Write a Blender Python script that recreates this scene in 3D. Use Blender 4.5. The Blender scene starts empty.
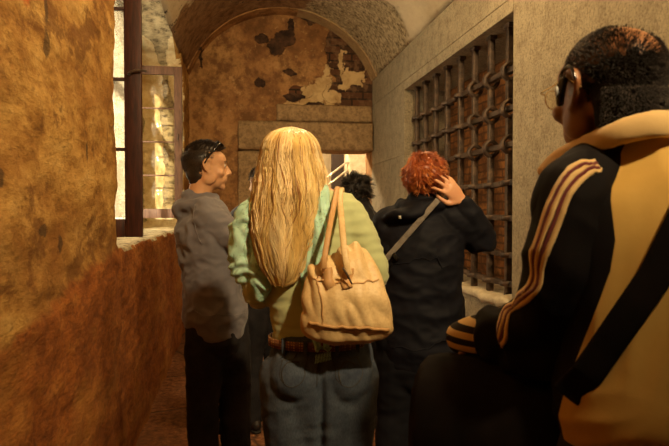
import bpy, bmesh, math, random
from mathutils import Vector, Matrix, Euler, noise
from mathutils.bvhtree import BVHTree
random.seed(7)
V = Vector
PI = math.pi
sc = bpy.context.scene
COL = sc.collection
sc.view_settings.view_transform = 'Standard'
sc.view_settings.look = 'None'
sc.view_settings.gamma = 1
sc.view_settings.use_curve_mapping = False
sc.view_settings.exposure = 0.0

# ------------------------------------------------------------------ camera
FPX = 600.0
CAMZ = 1.42
YAW = math.radians(-9.1)
cam_d = bpy.data.cameras.new('camera'); cam = bpy.data.objects.new('camera', cam_d); COL.objects.link(cam)
cam.location = (0, 0, CAMZ); cam.rotation_euler = (math.radians(90 - 1.24), 0, YAW)
cam_d.sensor_width = 36; cam_d.lens = FPX / 669 * 36; cam_d.clip_start = .02
cam_d.dof.use_dof = True; cam_d.dof.focus_distance = 3.0; cam_d.dof.aperture_fstop = 6.3
sc.camera = cam
CM = Matrix.Translation((0, 0, CAMZ)) @ cam.rotation_euler.to_matrix().to_4x4()
def P(px, py, d):
    return CM @ V(((px - 334.5) / FPX * d, -(py - 223) / FPX * d, -d))
def ray(px):           # heading (rotation about z) of the view ray through a column
    return YAW - math.atan((px - 334.5) / FPX)

# ------------------------------------------------------------------ node helper
class NT:
    def __init__(s, name, rough=.7, spec=.3, metal=0.0):
        s.m = bpy.data.materials.new(name); s.m.use_nodes = True
        s.t = s.m.node_tree; s.b = s.t.nodes['Principled BSDF']
        s.b.inputs['Roughness'].default_value = rough
        s.b.inputs['Specular IOR Level'].default_value = spec
        s.b.inputs['Metallic'].default_value = metal
        s.tc = s.t.nodes.new('ShaderNodeTexCoord')
        s.pos = s.tc.outputs['Object']
    def n(s, ty, **kw):
        x = s.t.nodes.new(ty)
        for k, v in kw.items(): setattr(x, k, v)
        return x
    def put(s, inp, v):
        if hasattr(v, 'is_linked') or isinstance(v, bpy.types.NodeSocket): s.t.links.new(v, inp)
        else:
            if isinstance(v, (tuple, list)) and len(v) == 3 and inp.type == 'RGBA': v = (*v, 1)
            inp.default_value = v
    def map(s, scale=(1, 1, 1), rot=(0, 0, 0), loc=(0, 0, 0), vec=None):
        x = s.n('ShaderNodeMapping'); s.put(x.inputs['Vector'], vec or s.pos)
        x.inputs['Scale'].default_value = scale; x.inputs['Rotation'].default_value = rot; x.inputs['Location'].default_value = loc
        return x.outputs[0]
    def noise(s, scale=5, detail=6, rough=.6, vec=None, dist=0, out='Fac'):
        x = s.n('ShaderNodeTexNoise'); s.put(x.inputs['Vector'], vec or s.pos)
        x.inputs['Scale'].default_value = scale; x.inputs['Detail'].default_value = detail
        x.inputs['Roughness'].default_value = rough; x.inputs['Distortion'].default_value = dist
        return x.outputs[out]
    def voro(s, scale=5, vec=None, feature='F1', rnd=1):
        x = s.n('ShaderNodeTexVoronoi', feature=feature); s.put(x.inputs['Vector'], vec or s.pos)
        x.inputs['Scale'].default_value = scale; x.inputs['Randomness'].default_value = rnd
        return x.outputs['Distance']
    def ramp(s, fac, stops, interp='LINEAR'):
        x = s.n('ShaderNodeValToRGB'); s.put(x.inputs[0], fac); e = x.color_ramp.elements; x.color_ramp.interpolation = interp
        while len(e) < len(stops): e.new(.5)
        for i, (p, c) in enumerate(stops):
            e[i].position = p; c = (c, c, c) if isinstance(c, (int, float)) else c; e[i].color = (*c, 1)
        return x.outputs[0]
    def mix(s, f, a, b, bt='MIX'):
        x = s.n('ShaderNodeMix', data_type='RGBA', blend_type=bt)
        s.put(x.inputs[0], f); s.put(x.inputs[6], a); s.put(x.inputs[7], b); return x.outputs[2]
    def math(s, op, a, b=0, clamp=False):
        x = s.n('ShaderNodeMath', operation=op, use_clamp=clamp); s.put(x.inputs[0], a); s.put(x.inputs[1], b); return x.outputs[0]
    def vmath(s, op, a, b=(0, 0, 0), o=0):
        x = s.n('ShaderNodeVectorMath', operation=op); s.put(x.inputs[0], a); s.put(x.inputs[1], b); return x.outputs[o]
    def xyz(s, vec=None):
        x = s.n('ShaderNodeSeparateXYZ'); s.put(x.inputs[0], vec or s.pos); return x.outputs
    def blobs(s, items, warp=.25, wscale=3, edge=.06, detail=8):
        w = s.noise(wscale, detail, .62, out='Color')
        w = s.vmath('SUBTRACT', w, (.5, .5, .5)); w = s.vmath('MULTIPLY', w, (warp * 2,) * 3)
        p = s.vmath('ADD', s.pos, w); cur = None
        for c, r in items:
            q = s.vmath('SUBTRACT', p, c); q = s.vmath('DIVIDE', q, r); l = s.vmath('LENGTH', q, o=1)
            cur = l if cur is None else s.math('MINIMUM', cur, l)
        return s.ramp(cur, [(1 - edge if edge < 1 else 0, 1), (1.0, 0)])
    def color(s, c): s.put(s.b.inputs['Base Color'], c)
    def rough(s, c): s.put(s.b.inputs['Roughness'], c)
    def bump(s, h, strength=.4, dist=.01, prev=None):
        x = s.n('ShaderNodeBump'); x.inputs['Strength'].default_value = strength; x.inputs['Distance'].default_value = dist
        s.put(x.inputs['Height'], h)
        if prev: s.put(x.inputs['Normal'], prev)
        s.t.links.new(x.outputs[0], s.b.inputs['Normal']); return x.outputs[0]

def simple(name, col, rough=.7, metal=0, spec=.3, var=.12, scale=30, bump=.15, bd=.003, stretch=(1, 1, 1)):
    m = NT(name, rough, spec, metal)
    f = m.noise(scale, 5, .6, m.map(stretch))
    lo = tuple(c * (1 - var * 1.6) for c in col); hi = tuple(min(1, c * (1 + var)) for c in col)
    m.color(m.ramp(f, [(.25, lo), (.75, hi)]))
    if bump: m.bump(f, bump, bd)
    return m.m

# ------------------------------------------------------------------ mesh helpers
def link(name, bm_or_me, mats, parent=None, smooth=True, label=None):
    if isinstance(bm_or_me, bmesh.types.BMesh):
        me = bpy.data.meshes.new(name)
        bmesh.ops.recalc_face_normals(bm_or_me, faces=bm_or_me.faces[:])
        bm_or_me.to_mesh(me); bm_or_me.free()
    else: me = bm_or_me; me.name = name
    if not isinstance(mats, (list, tuple)): mats = [mats]
    me.materials.clear()
    for x in mats: me.materials.append(x)
    me.polygons.foreach_set('use_smooth', [smooth] * len(me.polygons))
    o = bpy.data.objects.new(name, me); COL.objects.link(o); o.parent = parent
    if label: o['label'] = label
    return o
def thing(name, label, cat, loc=(0, 0, 0), rz=0, group=None):
    o = bpy.data.objects.new(name, None); COL.objects.link(o); o.location = loc; o.rotation_euler = (0, 0, rz)
    o.empty_display_size = .1
    o['label'] = label; o['category'] = cat
    if group: o['group'] = group
    return o
def struct(name, bm, mats, smooth=False, parent=None):
    o = link(name, bm, mats, parent, smooth); o['kind'] = 'structure'; return o

def box(bm, lo, hi, bev=0, M=None, mi=0):
    r = bmesh.ops.create_cube(bm, size=1)
    vs = r['verts']
    for v in vs:
        v.co = V([lo[i] + (v.co[i] + .5) * (hi[i] - lo[i]) for i in range(3)])
    fs = list({f for v in vs for f in v.link_faces})
    if bev:
        es = list({e for v in vs for e in v.link_edges})
        rr = bmesh.ops.bevel(bm, geom=es, offset=bev, segments=2, affect='EDGES', profile=.6)
        vs = list({v for f in rr['faces'] for v in f.verts} | {v for v in vs if v.is_valid})
        fs = list({f for v in vs for f in v.link_faces})
    for f in fs: f.material_index = mi
    if M:
        for v in vs: v.co = M @ v.co
    return vs
def ell(bm, c, r, rot=None, u=20, v=14):
    if isinstance(r, (int, float)): r = (r, r, r)
    M = Matrix.Translation(c) @ (rot.to_4x4() if rot else Matrix()) @ Matrix.Diagonal((*r, 1))
    return bmesh.ops.create_uvsphere(bm, u_segments=u, v_segments=v, radius=1, matrix=M)['verts']
def frame_of(d, side):
    d = d.normalized(); s = side - d * side.dot(d)
    if s.length < 1e-4:
        s = V((1, 0, 0)) - d * d.x
        if s.length < 1e-3: s = V((0, 1, 0)) - d * d.y
    s.normalize(); return s, d.cross(s).normalized()
def smoothpath(pts, rad, n=4):
    """Catmull-Rom through points; rad = list of floats or tuples"""
    pts = [V(p) for p in pts]; rad = [r if isinstance(r, (tuple, list)) else (r, r) for r in rad]
    op, orr = [], []
    for i in range(len(pts) - 1):
        p0, p1, p2, p3 = pts[max(i - 1, 0)], pts[i], pts[i + 1], pts[min(i + 2, len(pts) - 1)]
        r0, r1, r2, r3 = rad[max(i - 1, 0)], rad[i], rad[i + 1], rad[min(i + 2, len(pts) - 1)]
        for k in range(n):
            t = k / n
            f = lambda a, b, c, d: .5 * ((2 * b) + (-a + c) * t + (2 * a - 5 * b + 4 * c - d) * t * t + (-a + 3 * b - 3 * c + d) * t ** 3)
            op.append(V([f(p0[j], p1[j], p2[j], p3[j]) for j in range(3)]))
            orr.append(tuple(max(.0005, f(r0[j], r1[j], r2[j], r3[j])) for j in range(2)))
    op.append(pts[-1]); orr.append(rad[-1]); return op, orr
def tube(bm, pts, rad, side=(1, 0, 0), seg=16, n=4, cap=True, flatcap=False, mi=0, pw=2.0):
    """elliptical loft; rad entries (a along side, b across)"""
    if n: pts, rad = smoothpath(pts, rad, n)
    else:
        pts = [V(p) for p in pts]; rad = [r if isinstance(r, (tuple, list)) else (r, r) for r in rad]
    side = V(side)
    N = len(pts); rings = []
    def dirn(i):
        return (pts[min(i + 1, N - 1)] - pts[max(i - 1, 0)])
    seq = []
    if cap and not flatcap:
        d0 = dirn(0).normalized(); r0 = min(rad[0])
        for a in (80, 55, 28): seq.append((pts[0] - d0 * r0 * math.sin(math.radians(a)) * .8, tuple(x * math.cos(math.radians(a)) for x in rad[0]), d0))
    for i in range(N): seq.append((pts[i], rad[i], dirn(i)))
    if cap and not flatcap:
        d1 = dirn(N - 1).normalized(); r1 = min(rad[-1])
        for a in (28, 55, 80): seq.append((pts[-1] + d1 * r1 * math.sin(math.radians(a)) * .8, tuple(x * math.cos(math.radians(a)) for x in rad[-1]), d1))
    for p, r, d in seq:
        s, t = frame_of(d, side); ring = []
        side = s
        for k in range(seg):
            a = 2 * PI * k / seg; ca, sa = math.cos(a), math.sin(a)
            if pw != 2: ca = math.copysign(abs(ca) ** (2 / pw), ca); sa = math.copysign(abs(sa) ** (2 / pw), sa)
            ring.append(bm.verts.new(p + s * (r[0] * ca) + t * (r[1] * sa)))
        rings.append(ring)
    for a, b in zip(rings, rings[1:]):
        for k in range(seg):
            f = bm.faces.new((a[k], a[(k + 1) % seg], b[(k + 1) % seg], b[k])); f.material_index = mi
    if cap:
        f = bm.faces.new(rings[0][::-1]); f.material_index = mi
        f = bm.faces.new(rings[-1]); f.material_index = mi
    return rings
def remesh(bm, voxel, smooth=4, fac=.5):
    bmesh.ops.recalc_face_normals(bm, faces=bm.faces[:])
    me = bpy.data.meshes.new('tmp'); bm.to_mesh(me); bm.free()
    o = bpy.data.objects.new('tmp', me); COL.objects.link(o)
    m = o.modifiers.new('r', 'REMESH'); m.mode = 'VOXEL'; m.voxel_size = voxel; m.adaptivity = 0
    if smooth:
        s = o.modifiers.new('s', 'SMOOTH'); s.factor = fac; s.iterations = smooth
    dg = bpy.context.evaluated_depsgraph_get(); dg.update()
    out = bpy.data.meshes.new_from_object(o.evaluated_get(dg))
    bpy.data.objects.remove(o); bpy.data.meshes.remove(me)
    return out
def warp(me, fn):
    """fn(co, normal) -> new co"""
    ns = [v.normal.copy() for v in me.vertices]
    for v, nn in zip(me.vertices, ns):
        v.co = fn(v.co, nn)
    me.update(); return me
def fbm(p, s, o=3): return noise.fractal(p * s, .6, 2.1, o)
def wrinkle(me, amp=.004, s=(14, 14, 6), fine=.3, seed=0.0):
    sv = V(s); off = V((seed, seed * 1.7, -seed))
    def f(co, n):
        q = V((co.x * sv.x, co.y * sv.y, co.z * sv.z)) + off
        r = 1 - abs(noise.noise(q)) * 2.2
        r2 = noise.noise(q * 2.3)
        return co + n * (amp * (r * .8 - .3) + amp * fine * r2)
    return warp(me, f)
def bvh_of(me):
    return BVHTree.FromPolygons([v.co.copy() for v in me.vertices], [tuple(p.vertices) for p in me.polygons])
def ribbon(bm, path, width, bvh, off=.0015, thick=.0015, n=5, mi=0, wf=None, sub=2):
    """a strip of cloth/leather laid on the surface under a path"""
    pts, _ = smoothpath(path, [1] * len(path), n)
    rows = []
    snap = []
    for p in pts:
        h = bvh.find_nearest(p); snap.append((h[0], h[1]))
    for i, (p, nn) in enumerate(snap):
        d = snap[min(i + 1, len(snap) - 1)][0] - snap[max(i - 1, 0)][0]
        s = d.cross(nn)
        if s.length < 1e-7: s = V((1, 0, 0))
        s.normalize(); w = width * (wf(i / (len(snap) - 1)) if wf else 1)
        top, bot = [], []
        for k in range(sub + 1):
            q = p + s * w * (k / sub - .5)
            h = bvh.find_nearest(q); hn = nn if h[1].dot(nn) < .2 else h[1]
            base = h[0] if (h[0] - q).length < width * .8 else q
            top.append(bm.verts.new(base + hn * (off + thick))); bot.append(bm.verts.new(base - hn * .001))
        rows.append((top, bot))
    for (t0, b0), (t1, b1) in zip(rows, rows[1:]):
        m = len(t0)
        loop0 = t0 + b0[::-1]; loop1 = t1 + b1[::-1]; L = len(loop0)
        for k in range(L):
            f = bm.faces.new((loop0[k], loop0[(k + 1) % L], loop1[(k + 1) % L], loop1[k])); f.material_index = mi
    for t, b in (rows[0], rows[-1]):
        bm.faces.new(t + b[::-1]).material_index = mi
def strandmesh(name, strands, mats, parent, seg=3, label=None):
    """strands: list of (pts, r0, r1, mat index)"""
    vs, fs, mi = [], [], []
    for pts, r0, r1, m in strands:
        N = len(pts); base = len(vs)
        side = V((.3, .2, 1))
        for i, p in enumerate(pts):
            d = pts[min(i + 1, N - 1)] - pts[max(i - 1, 0)]
            s, t = frame_of(d, side) if d.length > 1e-7 else (V((1, 0, 0)), V((0, 1, 0)))
            u = i / (N - 1); r = r0 * (1 - u) + r1 * u
            r *= min(1, .35 + u * 5)
            for k in range(seg):
                a = 2 * PI * k / seg; vs.append(p + (s * math.cos(a) + t * math.sin(a)) * r)
        for i in range(N - 1):
            for k in range(seg):
                a = base + i * seg + k; b = base + i * seg + (k + 1) % seg
                fs.append((a, b, b + seg, a + seg)); mi.append(m)
    me = bpy.data.meshes.new(name); me.from_pydata(vs, [], fs)
    o = link(name, me, mats, parent, True, label)
    me.polygons.foreach_set('material_index', mi); me.update()
    return o
# ================================================================== materials of the place
XL, XR, YB, YF = -.62, 1.78, -2.2, 7.8
ZS, ZT = 3.15, 3.98          # vault springing and crown

def mat_left():
    m = NT('ochre_plaster', .85, .2)
    x, y, z = m.xyz()
    big = m.noise(2.0, 8, .6, m.map((1, .5, 1)), dist=.4); mid = m.noise(8, 9, .72, m.map((1, .42, 1))); fine = m.noise(50, 6, .7, m.map((1, .5, 1)))
    up = m.ramp(mid, [(.3, (.12, .05, .012)), (.42, (.34, .165, .038)), (.55, (.55, .32, .09)), (.75, (.70, .47, .18))])
    up = m.mix(m.ramp(big, [(.40, 0), (.62, .85)]), up, (.27, .115, .026))
    up = m.mix(m.ramp(m.noise(4.5, 9, .75, m.map((1, .5, .8))), [(.54, 0), (.60, .75)]), up, (.17, .07, .018))
    up = m.mix(m.ramp(fine, [(.3, .55), (.5, 0)]), up, (.14, .06, .015))
    lo = m.ramp(mid, [(.3, (.13, .035, .008)), (.55, (.34, .11, .022)), (.8, (.50, .22, .05))])
    lo = m.mix(m.ramp(fine, [(.35, .6), (.55, 0)]), lo, (.09, .03, .01))
    lo = m.mix(m.ramp(m.noise(2.2, 8, .7, m.map((1, .5, 1), loc=(3, 1, 2))), [(.5, 0), (.68, .6)]), lo, (.50, .24, .055))
    # edge between redder lower and yellower upper plaster rises slowly along the passage
    e = m.math('SUBTRACT', z, m.math('ADD', m.math('MULTIPLY', y, .10), .90))
    e = m.math('ADD', e, m.math('MULTIPLY', m.math('SUBTRACT', m.noise(5, 6), .5), .12))
    f = m.ramp(m.math('ADD', e, .5), [(.485, 0), (.515, 1)])
    c = m.mix(f, lo, up)
    stain = m.blobs([((XL, 1.92, 2.08), (.3, .07, .055))], warp=.05, wscale=9, edge=.6)
    c = m.mix(m.math('MULTIPLY', stain, .75), c, (.62, .14, .03))
    gash = m.blobs([((XL, 2.12, 2.12), (.3, .022, .12)), ((XL, 2.1, 1.96), (.3, .028, .05)), ((XL, 2.05, 1.35), (.3, .05, .02)), ((XL, 2.25, 1.3), (.3, .03, .04)), ((XL, 2.62, 1.66), (.3, .02, .05)), ((XL, 1.72, 1.5), (.3, .02, .03)), ((XL, 1.8, 2.25), (.3, .02, .05))], warp=.05, wscale=12, edge=.35)
    c = m.mix(m.math('MULTIPLY', gash, .8), c, (.07, .04, .02))
    m.color(c)
    b = m.bump(mid, .8, .025); b = m.bump(fine, .7, .007, b); m.bump(gash, -.5, .01, b)
    return m.m
def mat_reveal():      # limewashed window reveal, coming off the grey masonry
    m = NT('limewash_on_masonry', .85, .2)
    f = m.blobs([((-.97, 7.2, 1.9), (.12, .7, .95)), ((-1.0, 7.1, 2.9), (.15, .7, .5)), ((-.8, 7.2, 1.2), (.4, .9, .12)), ((-.68, 7.2, 3.1), (.12, .6, .5))], warp=.07, wscale=7, edge=.05)
    cr = m.noise(14, 8, .7); st = m.noise(9, 8, .75, m.map((1, 1, 2.4)))
    a = m.ramp(cr, [(.35, (.70, .52, .26)), (.6, (.93, .80, .52))])
    b = m.ramp(st, [(.36, (.10, .075, .045)), (.5, (.45, .37, .23)), (.7, (.75, .62, .38))])
    m.color(m.mix(f, b, a)); q = m.bump(st, .8, .02); m.bump(f, .7, .015, q)
    return m.m
def mat_lunette():
    m = NT('flaking_brown_plaster', .88, .15)
    big = m.noise(1.6, 8, .6); mid = m.noise(6, 9, .68); fine = m.noise(40, 5, .7)
    c = m.ramp(big, [(.35, (.26, .12, .042)), (.52, (.40, .20, .075)), (.7, (.52, .29, .11))])
    c = m.mix(m.ramp(mid, [(.40, .85), (.56, 0)]), c, (.15, .068, .026))
    c = m.mix(m.ramp(m.noise(11, 9, .75), [(.56, 0), (.64, .55)]), c, (.60, .37, .16))
    c = m.mix(m.ramp(fine, [(.3, .5), (.5, 0)]), c, (.16, .08, .035))
    Y = 7.9
    # bare brick, right side of the tympanum
    def at(px, py): q = P(px, py, 7.85); return (q.x, Y, q.z)
    s = 1 / 76.0
    def el(px, py, rx, ry): return (at(px, py), (rx * s, .8, ry * s))
    brick = m.blobs([el(348, 52, 22, 26), el(362, 80, 24, 34), el(340, 36, 14, 12), el(345, 92, 22, 12), el(301, 92, 12, 6)], warp=.12, wscale=4, edge=.03)
    bt = m.n('ShaderNodeTexBrick'); mp = m.map((1, 1, 1), (PI / 2, 0, 0)); m.put(bt.inputs[0], mp)
    bt.inputs['Scale'].default_value = 1; bt.inputs['Brick Width'].default_value = .3; bt.inputs['Row Height'].default_value = .1; bt.inputs['Mortar Size'].default_value = .012
    m.put(bt.inputs['Color1'], (.12, .05, .022)); m.put(bt.inputs['Color2'], (.06, .032, .018)); m.put(bt.inputs['Mortar'], (.035, .02, .013))
    bc = m.mix(m.ramp(mid, [(.42, .7), (.5, 0)]), bt.outputs[0], (.20, .11, .055))
    pale = m.blobs([el(316, 92, 14, 9), el(326, 80, 7, 9), el(354, 77, 12, 9), el(344, 60, 3, 12), el(334, 97, 9, 6), el(292, 106, 12, 3), el(328, 66, 5, 6), el(322, 104, 16, 4), el(366, 74, 5, 7), el(305, 98, 5, 8), el(345, 84, 6, 5)], warp=.19, wscale=6.5, edge=.05)
    pc = m.ramp(mid, [(.35, (.42, .26, .11)), (.6, (.66, .46, .22))])
    c = m.mix(brick, c, bc); c = m.mix(pale, c, pc)
    dark = m.blobs([el(286, 38, 11, 9), el(275, 48, 9, 8), el(262, 40, 7, 5), el(291, 27, 4, 9), el(290, 72, 7, 4), el(259, 83, 6, 5), el(311, 18, 8, 5), el(296, 96, 12, 4), el(318, 104, 12, 3), el(202, 50, 1.6, 22)], warp=.10, wscale=7, edge=.05)
    c = m.mix(dark, c, m.ramp(mid, [(.4, (.03, .017, .012)), (.65, (.12, .06, .03))]))
    m.color(c)
    hh = m.math('ADD', m.math('MULTIPLY', brick, -.8), m.math('MULTIPLY', pale, .3)); hh = m.math('ADD', hh, m.math('MULTIPLY', dark, -1.2))
    b = m.bump(hh, .9, .03); b = m.bump(mid, .4, .02, b); m.bump(fine, .3, .006, b)
    return m.m
def mat_vault():
    m = NT('vault_render', .9, .15)
    x, y, z = m.xyz()
    mid = m.noise(9, 9, .75); fine = m.noise(22, 9, .8); big = m.noise(1.3, 7, .6)
    plaster = m.ramp(big, [(.35, (.55, .42, .25)), (.65, (.80, .66, .44))])
    brown = m.ramp(mid, [(.35, (.11, .055, .025)), (.5, (.27, .14, .06)), (.66, (.42, .25, .12))])
    rubble = m.ramp(fine, [(.38, (.05, .035, .02)), (.45, (.30, .22, .12)), (.56, (.60, .47, .28)), (.7, (.80, .68, .44))])
    # left half keeps brown plaster, the haunch on the grille side is bare rubble, nearer it is replastered
    e = m.math('ADD', x, m.math('MULTIPLY', m.math('SUBTRACT', m.noise(3, 8, .65), .5), .7))
    fr = m.ramp(e, [(.80, 0), (.84, 1)])
    ny = m.math('ADD', m.math('MULTIPLY', y, .1), m.math('MULTIPLY', m.math('SUBTRACT', m.noise(2.6, 8, .6), .5), .11))
    fn = m.ramp(ny, [(.60, 1), (.61, 0)])
    c = m.mix(fr, brown, rubble); c = m.mix(fn, c, plaster)
    c = m.mix(m.math('MULTIPLY', m.ramp(mid, [(.6, 0), (.63, 1)]), m.math('SUBTRACT', 1, fr)), c, (.06, .035, .02))
    m.color(c); b = m.bump(fine, .9, .03); m.bump(m.math('ADD', fn, mid), .6, .03, b)
    return m.m
def mat_stone(name, base=(.42, .345, .225), dark=(.16, .12, .075), speck=.6, sc_=55):
    m = NT(name, .88, .2)
    big = m.noise(1.7, 7, .6); mid = m.noise(9, 8, .7); fine = m.noise(sc_, 7, .8); pit = m.voro(sc_ * .9)
    c = m.ramp(big, [(.3, tuple(b * .72 for b in base)), (.7, base)])
    c = m.mix(m.ramp(mid, [(.36, .55), (.55, 0)]), c, dark)
    c = m.mix(m.ramp(fine, [(.38, speck), (.5, 0)]), c, tuple(d * .55 for d in dark))
    c = m.mix(m.ramp(fine, [(.56, 0), (.7, speck)]), c, tuple(min(1, b * 1.5) for b in base))
    m.color(c); b = m.bump(mid, .4, .012); b = m.bump(fine, .8, .006, b); m.bump(pit, .25, .004, b)
    return m.m
M_left = mat_left(); M_reveal = mat_reveal(); M_lun = mat_lunette(); M_vault = mat_vault()
M_stone = mat_stone('bush_hammered_stone'); M_stone2 = mat_stone('brown_lintel_stone', (.42, .27, .13), (.11, .06, .028), .5, 26)
M_archst = mat_stone('arch_edge_stone', (.50, .33, .16), (.22, .13, .06), .3, 30)
M_pale = mat_stone('pale_stone', (.72, .60, .40), (.40, .3, .18), .2, 30)
def mat_floor():
    m = NT('worn_stone_floor', .75, .3)
    n1 = m.noise(2.4, 7, .6); n2 = m.noise(22, 8, .75)
    c = m.ramp(n2, [(.36, (.06, .022, .01)), (.5, (.20, .075, .028)), (.66, (.40, .19, .08))])
    c = m.mix(m.ramp(n1, [(.4, .5), (.6, 0)]), c, (.12, .05, .02))
    v = m.voro(1.6, feature='DISTANCE_TO_EDGE'); c = m.mix(m.ramp(v, [(.0, .8), (.03, 0)]), c, (.03, .015, .01))
    m.color(c); b = m.bump(n2, .7, .012); m.bump(m.ramp(v, [(0, 0), (.03, 1)]), .6, .01, b)
    return m.m
M_floor = mat_floor()
def mat_infill():
    m = NT('orange_brick_infill', .85, .15)
    w = m.noise(6, 6, .6, out='Color'); p = m.vmath('ADD', m.pos, m.vmath('MULTIPLY', w, (.02, .04, .04)))
    bt = m.n('ShaderNodeTexBrick'); m.put(bt.inputs[0], m.map((1, 1, 1), (0, PI / 2, 0), vec=p)) 
    x, y, z = m.xyz(p); cmb = m.n('ShaderNodeCombineXYZ'); m.put(cmb.inputs[0], y); m.put(cmb.inputs[1], z); m.put(bt.inputs[0], cmb.outputs[0])
    bt.inputs['Scale'].default_value = 1; bt.inputs['Brick Width'].default_value = .30; bt.inputs['Row Height'].default_value = .072; bt.inputs['Mortar Size'].default_value = .010
    m.put(bt.inputs['Color1'], (.42, .17, .045)); m.put(bt.inputs['Color2'], (.27, .10, .028)); m.put(bt.inputs['Mortar'], (.13, .055, .02))
    n = m.noise(8, 8, .7)
    m.color(m.mix(m.ramp(n, [(.42, .9), (.62, .0)]), bt.outputs[0], (.10, .04, .014)))
    b = m.bump(bt.outputs[1], -.8, .02); m.bump(n, .6, .015, b); return m.m
M_infill = mat_infill()
def mat_iron():
    m = NT('forged_iron', .42, .5, .55)
    n = m.noise(18, 7, .7)
    m.color(m.ramp(n, [(.35, (.035, .024, .018)), (.55, (.11, .072, .048)), (.75, (.22, .14, .08))])); m.rough(m.ramp(n, [(.3, .35), (.7, .65)]))
    m.bump(n, .5, .004); return m.m
M_iron = mat_iron()
M_wood = simple('dark_red_window_paint', (.055, .014, .006), .5, 0, .35, .5, 12, .3, .003, (6, 6, .6))
M_wood2 = simple('weathered_casement_paint', (.15, .075, .045), .55, 0, .3, .4, 12, .3, .003, (6, 6, .6))
def mat_glass(name, tint=(1, .97, .9), mixf=.25):
    m = NT(name, .35, .5); t = m.t
    gl = m.n('ShaderNodeBsdfGlossy'); gl.inputs['Roughness'].default_value = .08
    tr = m.n('ShaderNodeBsdfTransparent'); tr.inputs[0].default_value = (*tint, 1)
    tl = m.n('ShaderNodeBsdfTranslucent'); tl.inputs[0].default_value = (.85, .8, .68, 1)
    mx = m.n('ShaderNodeMixShader'); mx.inputs[0].default_value = .06; t.links.new(tr.outputs[0], mx.inputs[1]); t.links.new(gl.outputs[0], mx.inputs[2])
    m2 = m.n('ShaderNodeMixShader'); d = m.ramp(m.noise(9, 8, .75), [(.4, mixf * .4), (.65, min(1, mixf * 1.8))]); t.links.new(d, m2.inputs[0])
    t.links.new(mx.outputs[0], m2.inputs[1]); t.links.new(tl.outputs[0], m2.inputs[2])
    t.links.new(m2.outputs[0], t.nodes['Material Output'].inputs[0]); return m.m
M_glass = mat_glass('clear_old_glass', mixf=.02); M_dirty = mat_glass('dusty_glass', mixf=.35)

# ================================================================== shell
bm = bmesh.new(); bmesh.ops.create_grid(bm, x_segments=60, y_segments=160, size=1)
for v in bm.verts:
    v.co = V((.6 + v.co.x * 2.6, 4.5 + v.co.y * 8, 0))
    v.co.z = -.003 + .006 * noise.noise(v.co * 2.5)
g = bmesh.ops.extrude_face_region(bm, geom=bm.faces[:])
for v in [x for x in g['geom'] if isinstance(x, bmesh.types.BMVert)]: v.co.z = -.2
struct('floor', bm, M_floor, True)

# left wall: full height up to the first jamb, low under the window recess, arched head above it
RY0, RY1, SILL = 3.25, 7.2, 1.215
bm = bmesh.new(); T = -1.12
box(bm, (T, YB, -.1), (XL, RY0, 3.4))
box(bm, (T, RY0 - .02, -.1), (XL, RY1 + .02, SILL))
box(bm, (T, RY1, -.1), (XL, YF + .3, 3.4))
# arched head
segs = 28; c_y = (RY0 + RY1) / 2; hw = (RY1 - RY0) / 2
def head_z(y):
    t = min(1, abs(y - c_y) / hw); return 2.75 + .75 * math.sqrt(max(0, 1 - t * t))
for i in range(segs):
    y0 = RY0 + (RY1 - RY0) * i / segs; y1 = RY0 + (RY1 - RY0) * (i + 1) / segs
    vs = [bm.verts.new((x, y, z)) for x in (T, XL) for y, z in ((y0 - .01, head_z(y0)), (y1 + .01, head_z(y1)), (y1 + .01, 3.75), (y0 - .01, 3.75))]
    a, b = vs[:4], vs[4:]
    bm.faces.new(a); bm.faces.new(b[::-1])
    for k in range(4): bm.faces.new((a[k], a[(k + 1) % 4], b[(k + 1) % 4], b[k]))
me = remesh(bm, .028, 3)
def lw(co, n):
    q = co * 1.0
    q = V((q.x, q.y * .5, q.z)); d = .014 * noise.fractal(q * 3, .6, 2, 4) + .008 * noise.fractal(q * 14, .6, 2, 3)
    if co.z < .90 + .10 * co.y + .05 * noise.noise(co * 5) and n.x > .5 and co.y < RY0 + .05: d += .012
    return co + n * d
warp(me, lw)
wl = struct('wall_left', me, [M_left, M_reveal, M_left], True)
for p in me.polygons:
    c = p.center
    if c.y > RY1 - .25 and c.y < RY1 + .06 and p.normal.y < -.45 and c.z > SILL - .03: p.material_index = 1
    elif RY0 < c.y < RY1 and p.normal.z > .6 and c.z < SILL + .1: p.material_index = 1
    elif RY0 + .1 < c.y < RY1 and p.normal.z < -.4 and c.x < XL - .06: p.material_index = 1

# right wall with the grilled opening
WY0, WY1, WZ0, WZ1 = 3.72, 6.33, .78, 2.72
bm = bmesh.new(); R = XR + .55
blocks = []
def blk(y0, y1, z0, z1, x0=XR):
    box(bm, (x0, y0 + .002, z0 + .002), (R, y1 - .002, z1 - .002), .006)
blk(YB, WY0, -.1, WZ1 + .1)
for z0, z1 in ((-.1, .30), (.30, WZ0)): blk(WY0, 5.2, z0, z1); blk(5.2, WY1, z0, z1)
for a, b in ((WY1, YF + .4),):
    blk(a, b, -.1, .9); blk(a, b, .9, 2.02); blk(a, b, 2.02, WZ1 + .1 )
blk(WY0, WY1, WZ1, WZ1 + .1)
blk(YB, 2.9, WZ1 + .1, ZS + .02); blk(2.9, 6.9, WZ1 + .1, ZS + .02); blk(6.9, YF + .4, WZ1 + .1, ZS + .02)
box(bm, (XR + .012, YB, -.1), (R - .01, WY0 - .006, ZS)); box(bm, (XR + .012, WY1 + .006, -.1), (R - .01, YF + .39, ZS)); box(bm, (XR + .012, WY0 - .1, WZ1 + .02), (R - .01, WY1 + .1, ZS)); box(bm, (XR + .012, WY0 - .1, -.1), (R - .01, WY1 + .1, WZ0 - .02))
struct('wall_right', bm, M_stone)
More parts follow.
